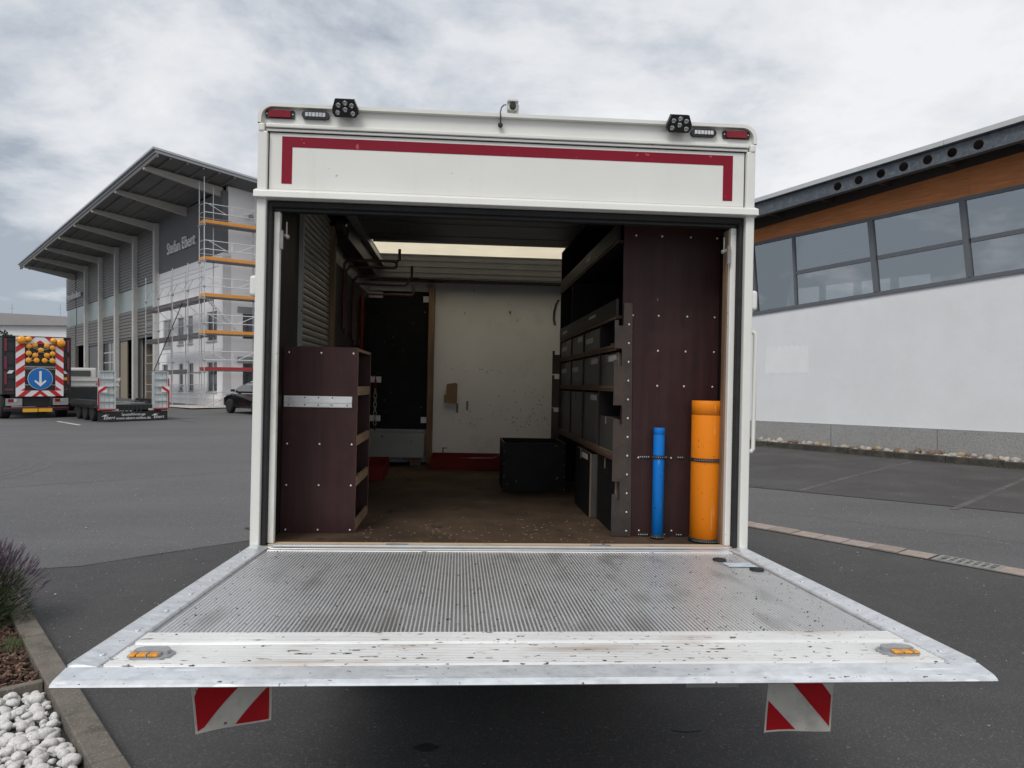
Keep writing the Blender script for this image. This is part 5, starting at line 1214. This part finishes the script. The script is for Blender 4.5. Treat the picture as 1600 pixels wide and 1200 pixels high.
for s_ in (-1, 1):
    cx_, cy_ = s_ * 0.988, -1.545
    K_ = 0.60
    base = [(cx_ + K_ * a, cy_ + K_ * b) for (a, b) in ((0.092, 0.035), (0.088, -0.020), (0.060, -0.052), (-0.060, -0.052), (-0.088, -0.020), (-0.092, 0.035), (-0.060, 0.070), (0.060, 0.070))]
    wl = MB().prism(base, 0.0041, 0.0085, 'z').build('warning_light', GREY_PLASTIC, TL, bevel=0.0015)
    top_ = [(cx_ + K_ * a, cy_ + K_ * b) for (a, b) in ((0.072, 0.0), (0.072, 0.035), (0.048, 0.060), (-0.048, 0.060), (-0.072, 0.035), (-0.072, 0.0))]
    MB().prism(top_, 0.0086, 0.0185, 'z').build('light_cover', GREY_PLASTIC, TL, bevel=0.004)
    for a, b in ((-0.075, -0.050), (-0.044, -0.004), (0.0, 0.042)):
        a, b = sorted((-s_ * a * K_, -s_ * b * K_)); a, b = -b * s_ * s_, -a * s_ * s_
        MB().box(cx_ - b, cx_ - a, cy_ - 0.024, cy_ - 0.001, 0.0086, 0.0158).build('amber_lens', AMBER, TL, bevel=0.003)
    for a, b in ((-0.004, 0.0), (0.046, 0.05)):
        MB().box(cx_ + a * K_ - 0.001, cx_ + a * K_ + 0.001, cy_ - 0.0238, cy_ - 0.001, 0.0086, 0.0166).build('light_divider', GREY_PLASTIC, TL)
for x, y in ((0.938, -0.285), (1.025, -0.485)):
    MB().lathe([(0.030, 0.0015), (0.028, 0.008), (0.012, 0.010)], (x, y, 0), 'z', 16).build('foot_switch', RUBBER, TL)
DEC = mat('worn_sticker', (0.55, 0.62, 0.68), rough=0.5, var=0.1, scale=20, second=((0.30, 0.36, 0.44), 30, 0.5, 0.62, (0.5, 2, 1)))
MB().box(0.93, 1.05, -0.425, -0.345, 0.0016, 0.0028).build('sticker', DEC, TL)
for s_ in (-1, 1): MB().bar((s_ * 0.45, -0.55, -0.1), (s_ * 0.45, 0.5, -0.42), 0.06, 0.12).build('lift_arm', CHASSIS, TL)
MB().box(0.38, 0.52, -1.60, -1.48, -0.064, -0.046).build('support_foot', GREY_METAL, TL)
# warning flags hung under the tip
def flag(name_label, quad, parts_def, ydist):
    o = troot('warning_flag', name_label, 'flag', 'red and white warning flags under the tail lift')
    def pt(u, v):
        (a, b, c, d) = quad
        x = (a[0] * (1 - u) + b[0] * u) * (1 - v) + (d[0] * (1 - u) + c[0] * u) * v
        z = (a[1] * (1 - u) + b[1] * u) * (1 - v) + (d[1] * (1 - u) + c[1] * u) * v
        return x, ydist - 0.016 * v * v + 0.008 * math.sin(u * 4.0 + 0.6) * v, z
    def patch(poly, m, off, nm):
        mb = MB(); n_ = 14; xs_ = [i / n_ for i in range(n_ + 1)]
        for i in range(n_):
            for j in range(6):
                q = clip(poly, xs_[i], xs_[i + 1], j / 6, (j + 1) / 6)
                if not q: continue
                f = [(p[0], p[1] - off, p[2]) for p in (pt(*uv) for uv in q)]; bk = [(p[0], p[1] + 0.0012, p[2]) for p in f]
                k = len(f); mb._add(f + bk, [tuple(range(k)), tuple(range(k, 2 * k))[::-1]] + [(a_, (a_ + 1) % k, k + (a_ + 1) % k, k + a_) for a_ in range(k)], 0, False)
        return mb.build(nm, m, o)
    patch([(0, 0), (1, 0), (1, 1), (0, 1)], FLAG_WHITE, 0.0, 'cloth')
    for p in parts_def: patch(p, FLAG_RED, 0.0014, 'red_stripe')
    return o
flag('red and white warning flag under the left end of the tail lift', [(-0.915, 0.028), (-0.700, 0.028), (-0.692, -0.117), (-0.886, -0.158)],
     [[(0.12, 0.32), (0.40, 0.18), (0.80, 0.18), (0.12, 0.93), (0.03, 0.97), (0.03, 0.5)], [(0.97, 0.42), (0.97, 0.97), (0.52, 0.97)]], -1.50)
flag('red and white warning flag under the right end of the tail lift', [(0.648, 0.028), (0.834, 0.028), (0.807, -0.164), (0.626, -0.171)],
     [[(0.20, 0.18), (0.66, 0.18), (0.97, 0.52), (0.97, 0.93)], [(0.03, 0.58), (0.48, 0.975), (0.03, 0.975)]], -1.50)

# ================================================================== furniture in the load space
SCREW_M = MB().lathe([(0.0058, 0), (0.0052, -0.002), (0.002, -0.003)], (0, 0, 0), 'y', 10).mesh('screw', SCREW)
# plywood shelf cabinet, left
PC = troot('shelf_cabinet', 'low brown plywood shelf cabinet at the left of the opening with silver lashing rail', 'cabinet')
E6 = lambda face, edge, which: [edge if i in which else face for i in range(6)]
mats_p = [PLY, PLY_EDGE]
MB().box(-1.105, -0.737, 0.300, 0.315, 0.0, 0.936, E6(0, 1, (1, 5))).build('end_panel', mats_p, PC)
MB().box(-1.105, -0.737, 0.825, 0.840, 0.0, 0.936, E6(0, 1, (1, 5))).build('end_panel', mats_p, PC)
MB().box(-1.105, -1.093, 0.316, 0.824, 0.0, 0.93).build('back_panel', PLY, PC)
for z in (0.006, 0.232, 0.440, 0.694, 0.918):
    sh_ = MB().box(-1.092, -0.739, 0.316, 0.824, z, z + 0.015, E6(0, 1, (1,))).build('shelf', mats_p, PC)
    if z < 0.9: MB().box(-0.752, -0.738, 0.317, 0.823, z + 0.0155, z + 0.046, E6(0, 1, (1, 5))).build('shelf_lip', mats_p, sh_)
ar = MB().box(-1.098, -0.762, 0.2945, 0.2995, 0.632, 0.688).build('lashing_rail', RAIL_METAL, PC)
mb = MB(); n = 64
up = [(-1.096 + 0.332 * i / n, 0.667 - 0.006 * abs(math.sin(i * math.pi / 4.9))) for i in range(n + 1)]
mb.prism(up + [(-0.764, 0.6545), (-1.096, 0.6545)], 0.2905, 0.2944)
mb.build('rail_lip', RAIL_METAL, ar)
MB().box(-1.096, -0.764, 0.2915, 0.2944, 0.636, 0.650).build('rail_lip', RAIL_METAL, ar)
dk = MB().lathe([(0.0035, 0), (0.003, -0.001)], (0, 0, 0), 'y', 10).mesh('rail_hole', BLACKHOLE)
for x in (-1.075, -0.995, -0.928, -0.860, -0.785): put('rail_hole', dk, ar, (x, 0.2913, 0.643))
for x in (-0.995, -0.928, -0.860): put('rail_hole', dk, ar, (x, 0.2943, 0.680))
for z in (0.905, 0.447, 0.240, 0.016):
    for x in (-1.080, -0.92, -0.760): put('screw', SCREW_M, PC, (x, 0.2999, z))
# storage rack, right
RK = troot('storage_rack', 'tall brown plywood storage rack along the right wall, full of dark bins', 'rack')
RX = 0.575
MB().box(0.603, 1.106, 0.270, 0.285, 0.0, 1.84).build('end_panel', PLY, RK)
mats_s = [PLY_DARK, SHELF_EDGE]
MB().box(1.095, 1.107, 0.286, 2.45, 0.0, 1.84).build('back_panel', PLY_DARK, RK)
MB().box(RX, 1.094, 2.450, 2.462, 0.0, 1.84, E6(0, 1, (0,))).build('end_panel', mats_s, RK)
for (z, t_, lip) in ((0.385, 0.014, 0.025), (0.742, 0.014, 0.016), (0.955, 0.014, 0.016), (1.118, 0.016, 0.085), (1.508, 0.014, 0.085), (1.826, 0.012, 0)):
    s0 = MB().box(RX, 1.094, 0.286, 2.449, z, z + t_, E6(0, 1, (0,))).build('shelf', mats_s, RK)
    if lip: MB().box(RX - 0.004, RX + 0.010, 0.287, 2.448, z + t_ + 0.0005, z + t_ + lip, E6(0, 1, (5,) if lip > 0.05 else (0, 5))).build('shelf_lip', mats_s, s0)
for y in (0.752, 1.330, 1.862):
    for z0, z1 in ((0.41, 0.741), (0.757, 0.954), (0.97, 1.117)):
        MB().box(RX + 0.002, 1.094, y - 0.006, y + 0.006, z0 if z0 > 0.5 else 0.40, z1, E6(0, 1, (0,))).build('divider', mats_s, RK)
MB().box(RX + 0.002, 1.094, 1.856, 1.868, 1.135, 1.507, E6(0, 1, (0,))).build('divider', mats_s, RK)
MB().box(RX + 0.002, 1.094, 0.746, 0.758, 0.0, 0.384, E6(0, 1, (0,))).build('divider', mats_s, RK)
lbl = MB().box(RX - 0.0055, RX - 0.0042, -0.11, 0.11, -0.008, 0.008).mesh('shelf_label', PAPER)
put('shelf_label', lbl, RK, (0, 0.98, 1.185)); put('shelf_label', lbl, RK, (0, 2.15, 1.175)); put('shelf_label', lbl, RK, (0, 1.15, 1.565), scale=(1, 0.7, 1.6))
# retaining plates on the front corner (two columns of notches) and on the far corner
def plate(y, xa, xb, steps, z_lo, m, name='retaining_plate'):
    """steps: list of (z, x_left) from the top down -> stepped outline"""
    pts = [(xb, z_lo), (xb, steps[0][0])]
    for i, (z, x) in enumerate(steps):
        pts.append((x, z))
        pts.append((x, steps[i + 1][0] if i + 1 < len(steps) else z_lo))
    return MB().prism(pts, y, y + 0.006).build(name, m, RK)
pts = [(0.664, 0.003), (0.650, 1.196), (0.607, 1.196), (0.606, 1.079), (0.581, 1.079), (0.580, 1.107), (0.560, 1.107), (0.562, 0.963), (0.600, 0.963), (0.601, 0.872), (0.582, 0.872), (0.581, 0.905), (0.560, 0.905), (0.561, 0.672), (0.606, 0.672), (0.607, 0.574), (0.588, 0.574), (0.586, 0.601), (0.561, 0.601), (0.562, 0.283), (0.601, 0.283), (0.602, 0.189), (0.583, 0.189), (0.582, 0.218), (0.562, 0.218), (0.562, 0.003)]
MB().prism(pts, 0.258, 0.2645).build('retaining_plate', PLATE, RK)
for i in range(12): put('screw', SCREW_M, RK, (0.641 - 0.0006 * i, 0.2578, 0.03 + i * 0.096))
for z0, z1 in ((0.86, 1.045), (0.59, 0.85), (0.16, 0.585)):
    MB().prism([(0.515, z0), (0.575, z0), (0.575, z1 - 0.03), (0.533, z1 - 0.03), (0.533, z1), (0.515, z1)], 2.44, 2.448).build('bin_catch', PLATE, RK)
for z, xs_ in ((1.545, (0.665, 0.80, 0.95, 1.09)), (1.135, (0.655, 0.79, 0.94, 1.085)), (0.955, (0.79, 0.935, 1.085)), (0.775, (0.79, 0.93, 1.08)), (0.405, (0.70, 0.87, 1.09)), (0.03, (0.71, 0.88, 1.09))):
    for x in xs_: put('screw', SCREW_M, RK, (x, 0.2698, z))

# bins on the rack: each is an object of its own
def bin_obj(label, y0, y1, z0, z1, out_=0.0, pale_label=True, depth=0.46, notch=True, group='dark storage bins on the rack', scratches=False, lab=0.0):
    o = troot('storage_bin', label, 'bin', group)
    x0 = RX + 0.010 - out_
    h = z1 - z0; cy_ = (y0 + y1) / 2 + (y1 - y0) * 0.12; nw = 0.018; nh = min(0.06, h * 0.22)
    front = [(y0, z0), (y1, z0), (y1, z1), (cy_ + nw, z1), (cy_ + nw, z1 - nh), (cy_ - nw, z1 - nh), (cy_ - nw, z1), (y0, z1)] if notch else [(y0, z0), (y1, z0), (y1, z1), (y0, z1)]
    MB().prism(front, x0, x0 + 0.009, 'x', 0, 1).build('front_panel', [BIN if not scratches else PLY_BLACK, BIN_EDGE], o)
    MB().box(x0 + 0.0092, x0 + depth, y0, y0 + 0.009, z0, z1 - 0.004, E6(0, 1, (5,))).build('side_panel', [BIN, BIN_EDGE], o)
    MB().box(x0 + 0.0092, x0 + depth, y1 - 0.009, y1, z0, z1 - 0.004, E6(0, 1, (5,))).build('side_panel', [BIN, BIN_EDGE], o)
    MB().box(x0 + depth - 0.009, x0 + depth - 0.0002, y0 + 0.0092, y1 - 0.0092, z0, z1 - 0.004).build('back_panel', BIN, o)
    MB().box(x0 + 0.0092, x0 + depth - 0.0092, y0 + 0.0092, y1 - 0.0092, z0, z0 + 0.008).build('bottom', BIN, o)
    if pale_label:
        a, b = cy_ - nw - 0.03 - 0.20, cy_ - nw - 0.03
        if lab: a, b = cy_ - 0.10, cy_ + 0.16
        zz = z1 - 0.028 - lab
        MB().box(x0 - 0.0015, x0 - 0.0002, max(a, y0 + 0.01), b, zz - 0.016, zz + 0.016).build('label', PAPER, o)
    return o
cols = [(0.295, 0.738, 'nearest the opening'), (0.766, 1.316, 'second from the opening'), (1.344, 1.848, 'third from the opening'), (1.876, 2.44, 'farthest from the opening')]
for k in (1, 2, 3):
    a, b, t_ = cols[k]; bin_obj('dark storage bin with pale label in the uppermost bin row, ' + ('beside the open cell' if k == 1 else 'middle one of three' if k == 2 else t_), a, b, 0.971, 1.108, lab=0.03 if k != 2 else 0)
for k in (0, 1, 2, 3):
    a, b, t_ = cols[k]; bin_obj('dark storage bin with pale label in the second bin row, ' + t_, a, b, 0.758, 0.945, lab=0.035 if k > 1 else 0)
for k in (1, 2, 3):
    a, b, t_ = cols[k]; bin_obj('tall dark storage bin in the middle row, ' + ('with pale label beside the open cell' if k == 1 else 'between two other tall bins' if k == 2 else t_), a, b, 0.415, 0.728, pale_label=(k == 1), group='tall dark bins in the middle row')
o = bin_obj('short dark storage bin under the open cell, behind the notched plate', 0.295, 0.738, 0.415, 0.60, pale_label=False, notch=True)
a, b, t_ = cols[0]; bin_obj('scratched black floor bin at the rear end of the rack', a, b, 0.004, 0.375, pale_label=False, scratches=True, group='black floor bins under the rack')
bin_obj('scratched black floor bin with pale label pulled out beside the black box', 0.78, 1.31, 0.004, 0.375, out_=0.045, scratches=True, group='black floor bins under the rack')
cb_ = troot('printed_carton', 'flat carton with black and white print lying in the open rack cell', 'carton')
MB().box(0.63, 0.95, 0.34, 0.70, 0.971, 1.012).build('box', CARDBOARD, cb_)
PRN = mat('printed_band', (0.36, 0.36, 0.35), rough=0.6, second=((0.02, 0.02, 0.02), 45, 0.46, 0.50))
MB().box(0.6285, 0.6298, 0.345, 0.695, 0.973, 1.010).build('print', PRN, cb_)
# plastic strip hanging from the far end of the upper shelf
ps = troot('plastic_strip', 'pale translucent plastic strip hanging from the far end of the upper shelf', 'strip')
mb = MB(); pts = [(0.572, 1.46), (0.545, 1.455), (0.525, 1.42), (0.512, 1.36), (0.510, 1.30), (0.520, 1.25)]
for p, q in zip(pts[:-1], pts[1:]): mb._add([(p[0], 2.44, p[1]), (p[0] + 0.022, 2.458, p[1]), (q[0] + 0.022, 2.458, q[1]), (q[0], 2.44, q[1]), (p[0] + .001, 2.445, p[1]), (p[0] + 0.023, 2.463, p[1]), (q[0] + 0.023, 2.463, q[1]), (q[0] + .001, 2.445, q[1])], [(0, 1, 2, 3), (7, 6, 5, 4), (0, 4, 5, 1), (1, 5, 6, 2), (2, 6, 7, 3), (3, 7, 4, 0)])
mb.build('strip', mat('pale_plastic', (0.35, 0.36, 0.35), rough=0.4, trans=0.3), ps)

# open black box on the floor
bb = troot('black_box', 'open topped black plywood box standing on the load floor beside the rack', 'box')
x0, x1, y0, y1, h = 0.098, 0.545, 1.80, 2.30, 0.352
mats_b = [PLY_BLACK, BIN_EDGE]
MB().box(x0, x1, y0, y0 + 0.010, 0.003, h, E6(0, 1, (5,))).build('front_panel', mats_b, bb)
MB().box(x0, x1, y1 - 0.010, y1, 0.003, h, E6(0, 1, (5,))).build('back_panel', mats_b, bb)
MB().box(x0, x0 + 0.010, y0 + 0.0101, y1 - 0.0101, 0.003, h, E6(0, 1, (5,))).build('side_panel', mats_b, bb)
MB().box(x1 - 0.010, x1, y0 + 0.0101, y1 - 0.0101, 0.003, h, E6(0, 1, (5,))).build('side_panel', mats_b, bb)
MB().box(x0 + 0.0101, x1 - 0.0101, y0 + 0.0101, y1 - 0.0101, 0.003, 0.012).build('bottom', PLY_BLACK, bb)
for z in (0.02, 0.11, 0.20, 0.29):
    for x in (x0 + 0.006, x1 - 0.008): put('screw', SCREW_M, bb, (x, y0 - 0.0002, z), scale=(0.45, 0.8, 0.45))
# red trays
def tray(label, M, l, d, h, handle=True):
    o = troot('red_tray', label, 'tray', M=M); t_ = 0.006
    MB().box(0, l, 0, d, 0.0, t_).build('bottom', RED_METAL, o)
    MB().box(0, l, 0, t_, t_ + .0002, h).build('side', RED_METAL, o); MB().box(0, l, d - t_, d, t_ + .0002, h).build('side', RED_METAL, o)
    MB().box(0, t_, t_ + .0002, d - t_ - .0002, t_ + .0002, h).build('side', RED_METAL, o); MB().box(l - t_, l, t_ + .0002, d - t_ - .0002, t_ + .0002, h).build('side', RED_METAL, o)
    if handle: MB().tube([(0.10, d - 0.003, h - 0.02), (0.10, d - 0.003, h + 0.045), (0.155, d - 0.003, h + 0.045), (0.155, d - 0.003, h - 0.02)], 0.007, 8).build('handle', RED_METAL, o)
    return o
tray('long red metal tray with a handle on the floor below the white bulkhead', Matrix.Translation((-0.47, 3.10, 0.003)), 1.05, 0.50, 0.105)
tray('smaller red metal tray on the floor behind the shelf cabinet', Matrix.Translation((-1.08, 2.30, 0.003)) @ Matrix.Rotation(0.04, 4, 'Z'), 0.28, 0.95, 0.09, False)
cbl = troot('grey_cable', 'thin grey cable looping across the red tray to the black box', 'cable')
MB().tube([(-0.35, 3.3, 0.06), (-0.25, 3.15, 0.098), (-0.05, 3.08, 0.112), (0.08, 2.95, 0.125), (0.14, 2.7, 0.19), (0.18, 2.5, 0.24), (0.24, 2.34, 0.25), (0.25, 2.295, 0.22)], 0.005, 8).build('cable', GREY_PLASTIC, cbl)
# cardboard holder, slots and the chain
ch = troot('cardboard_holder', 'torn brown cardboard pocket fixed to the white bulkhead', 'holder')
yb = DEPTH - 0.0145
MB().prism([(-0.372, 0.585), (-0.250, 0.572), (-0.245, 0.76), (-0.262, 0.775), (-0.30, 0.768), (-0.345, 0.762), (-0.352, 0.66), (-0.372, 0.655)], yb - 0.045, yb - 0.040).build('front', CARDBOARD, ch)
MB().box(-0.350, -0.250, yb - 0.0395, yb - 0.001, 0.590, 0.594).build('base', CARDBOARD, ch); MB().box(-0.252, -0.247, yb - 0.0395, yb - 0.001, 0.595, 0.76).build('side', CARDBOARD, ch); MB().box(-0.350, -0.345, yb - 0.0395, yb - 0.001, 0.595, 0.755).build('side', CARDBOARD, ch)
for x, z in ((-0.245, 0.53), (-0.148, 0.555)): MB().box(x - 0.011, x + 0.011, yb - 0.004, yb - 0.0005, z - 0.045, z + 0.045).build('slotted_bracket', IRON, BT)
gm_ = MB()
for i in range(130):
    cl = rnd.choice(((0.20, 0.50, 0.10, 0.09), (0.45, 0.55, 0.12, 0.10), (0.60, 0.40, 0.07, 0.07), (0.42, 0.42, 0.10, 0.03), (-0.15, 0.42, 0.08, 0.03), (0.1, 0.9, 0.35, 0.02)))
    x, z = rnd.gauss(cl[0], cl[2]), rnd.gauss(cl[1], cl[3]); a_ = rnd.gauss(0.3, 0.7); l = rnd.uniform(0.002, 0.014); t_ = rnd.uniform(0.0012, 0.004)
    if not (-0.44 < x < 0.85 and z > 0.16): continue
    dx, dz2 = l * math.cos(a_), l * math.sin(a_)
    gm_.poly([(x - dx, yb - 0.0006, z - dz2), (x - t_ * math.sin(a_) * -1, yb - 0.0006, z - t_ * math.cos(a_)), (x + dx, yb - 0.0006, z + dz2), (x - t_ * math.sin(a_), yb - 0.0006, z + t_ * math.cos(a_))])
gm_.build('scuff_marks', mat('grime', (0.13, 0.095, 0.055), rough=0.8, var=0.4, scale=20), BT, kind='stuff')
cn = troot('link_chain', 'steel chain with red end hanging in front of the dark inner door', 'chain')
def link(z, turn, m, L_=0.052, W_=0.013):
    pts = [Vector((W_ * math.cos(a) * 1.0, 0, (L_ / 2 - W_) * (1 if math.sin(a) > 0 else -1) + W_ * math.sin(a))) for a in [2 * math.pi * (k + 0.5) / 14 for k in range(14)]]
    pts = [Matrix.Rotation(turn, 3, 'Z') @ p + Vector((-0.99, 3.35, z)) for p in pts]; pts.append(pts[0])
    return MB().tube(pts, 0.0042, 6, cap=False).build('chain_link', m, cn)
for k in range(11): link(0.765 - k * 0.041, R(20) if k % 2 else R(75), RED_METAL if k in (0, 1, 10) else CHAIN)
MB().tube([(-0.99, 3.35, 0.795), (-0.99, 3.35, 0.82), (-1.107, 3.35, 0.83)], 0.006, 8).build('hook', RED_METAL, cn)
# blue and orange tubes lashed to the rack end panel
BAND = mat('punched_band', (0.016, 0.016, 0.017), rough=0.6)
def tube_thing(name, label, x, y, r, h, m, capz=None):
    o = troot(name, label, 'tube', M=Matrix.Translation((x, y, 0.0)))
    MB().lathe([(r - 0.006, 0.010), (r, 0.013), (r, (capz or h) - 0.004), (r - 0.001, (capz or h) - 0.0005)], (0, 0, 0), 'z', 40).build('body', m, o)
    if capz: MB().lathe([(r - 0.004, capz), (r - 0.004, capz + 0.0022), (r + 0.0004, capz + 0.0026), (r + 0.0004, h - 0.002), (r - 0.0012, h)], (0, 0, 0), 'z', 40).build('cap', m, o)
    else: MB().lathe([(r - 0.0012, h), (r + 0.0005, h + 0.001), (r + 0.0004, h + 0.029), (r - 0.001, h + 0.032)], (0, 0, 0), 'z', 32).build('cap', m, o)
    dot = MB().lathe([(0.0018, 0), (0.0018, -0.0008)], (0, 0, 0), 'y', 8).mesh('band_hole', PAPER)
    for z0, z1, in ((0.0, 0.022), (0.402 if h > 0.6 else 0.406, 0.420 if h > 0.6 else 0.424)):
        bn = MB().lathe([(r + 0.0015 if z0 < .1 else r + 0.0005, z0 + 0.001), (r + 0.006, z0 + 0.002), (r + 0.006, z1 - 0.001), (r + 0.0005, z1)], (0, 0, 0), 'z', 40).build('strap', BAND, o)
        for k in range(-9, 10):
            a_ = k * 0.0095 / r
            if abs(a_) < 1.5: put('band_hole', dot, bn, ((r + 0.0062) * math.sin(a_), -(r + 0.0062) * math.cos(a_), (z0 + z1) / 2), (0, 0, a_))
    zz = [(-1, 0.41), (-1, 0.012)]
    for z in (0.41, 0.012):
        sides = ((-r - 0.062, -r - 0.004), (r + 0.004, r + 0.035)) if h < 0.6 else ((-r - 0.045, -r - 0.004), (r + 0.003, r + 0.012))
        for a, b in sides:
            tb = MB().box(a, b, 0.268 - y - 0.0025, 0.268 - y - 0.0005, z - 0.008, z + 0.008).build('strap_end', BAND, o)
            nx = int((b - a) / 0.011)
            for k in range(nx): put('band_hole', dot, tb, (a + 0.006 + k * 0.011, 0.268 - y - 0.0026, z), scale=(1.7, 1, 1.7))
    return o
tube_thing('blue_tube', 'slim blue plastic tube strapped upright to the brown rack end panel', 0.792, 0.222, 0.0285, 0.53, BLUE_TUBE)
tube_thing('orange_tube', 'fat orange plastic tube with cap strapped upright at the right door post', 1.022, 0.168, 0.0775, 0.705, ORANGE_TUBE, 0.635)
# crumbs swept to the edge of the load floor
dm = MB()
for i in range(150):
    x = rnd.uniform(-0.7, 0.55); y = 0.07 + abs(rnd.gauss(0, 0.35)); l = rnd.uniform(0.002, 0.009); a_ = rnd.uniform(0, 3.14)
    dm.bar((x - l * math.cos(a_), y - l * math.sin(a_), 0.002), (x + l * math.cos(a_), y + l * math.sin(a_), 0.003), 0.0009, 0.001)
o = dm.build('floor_crumbs', mat('straw_crumbs', (0.42, 0.34, 0.22), rough=0.9), kind='stuff'); o.matrix_world = TM
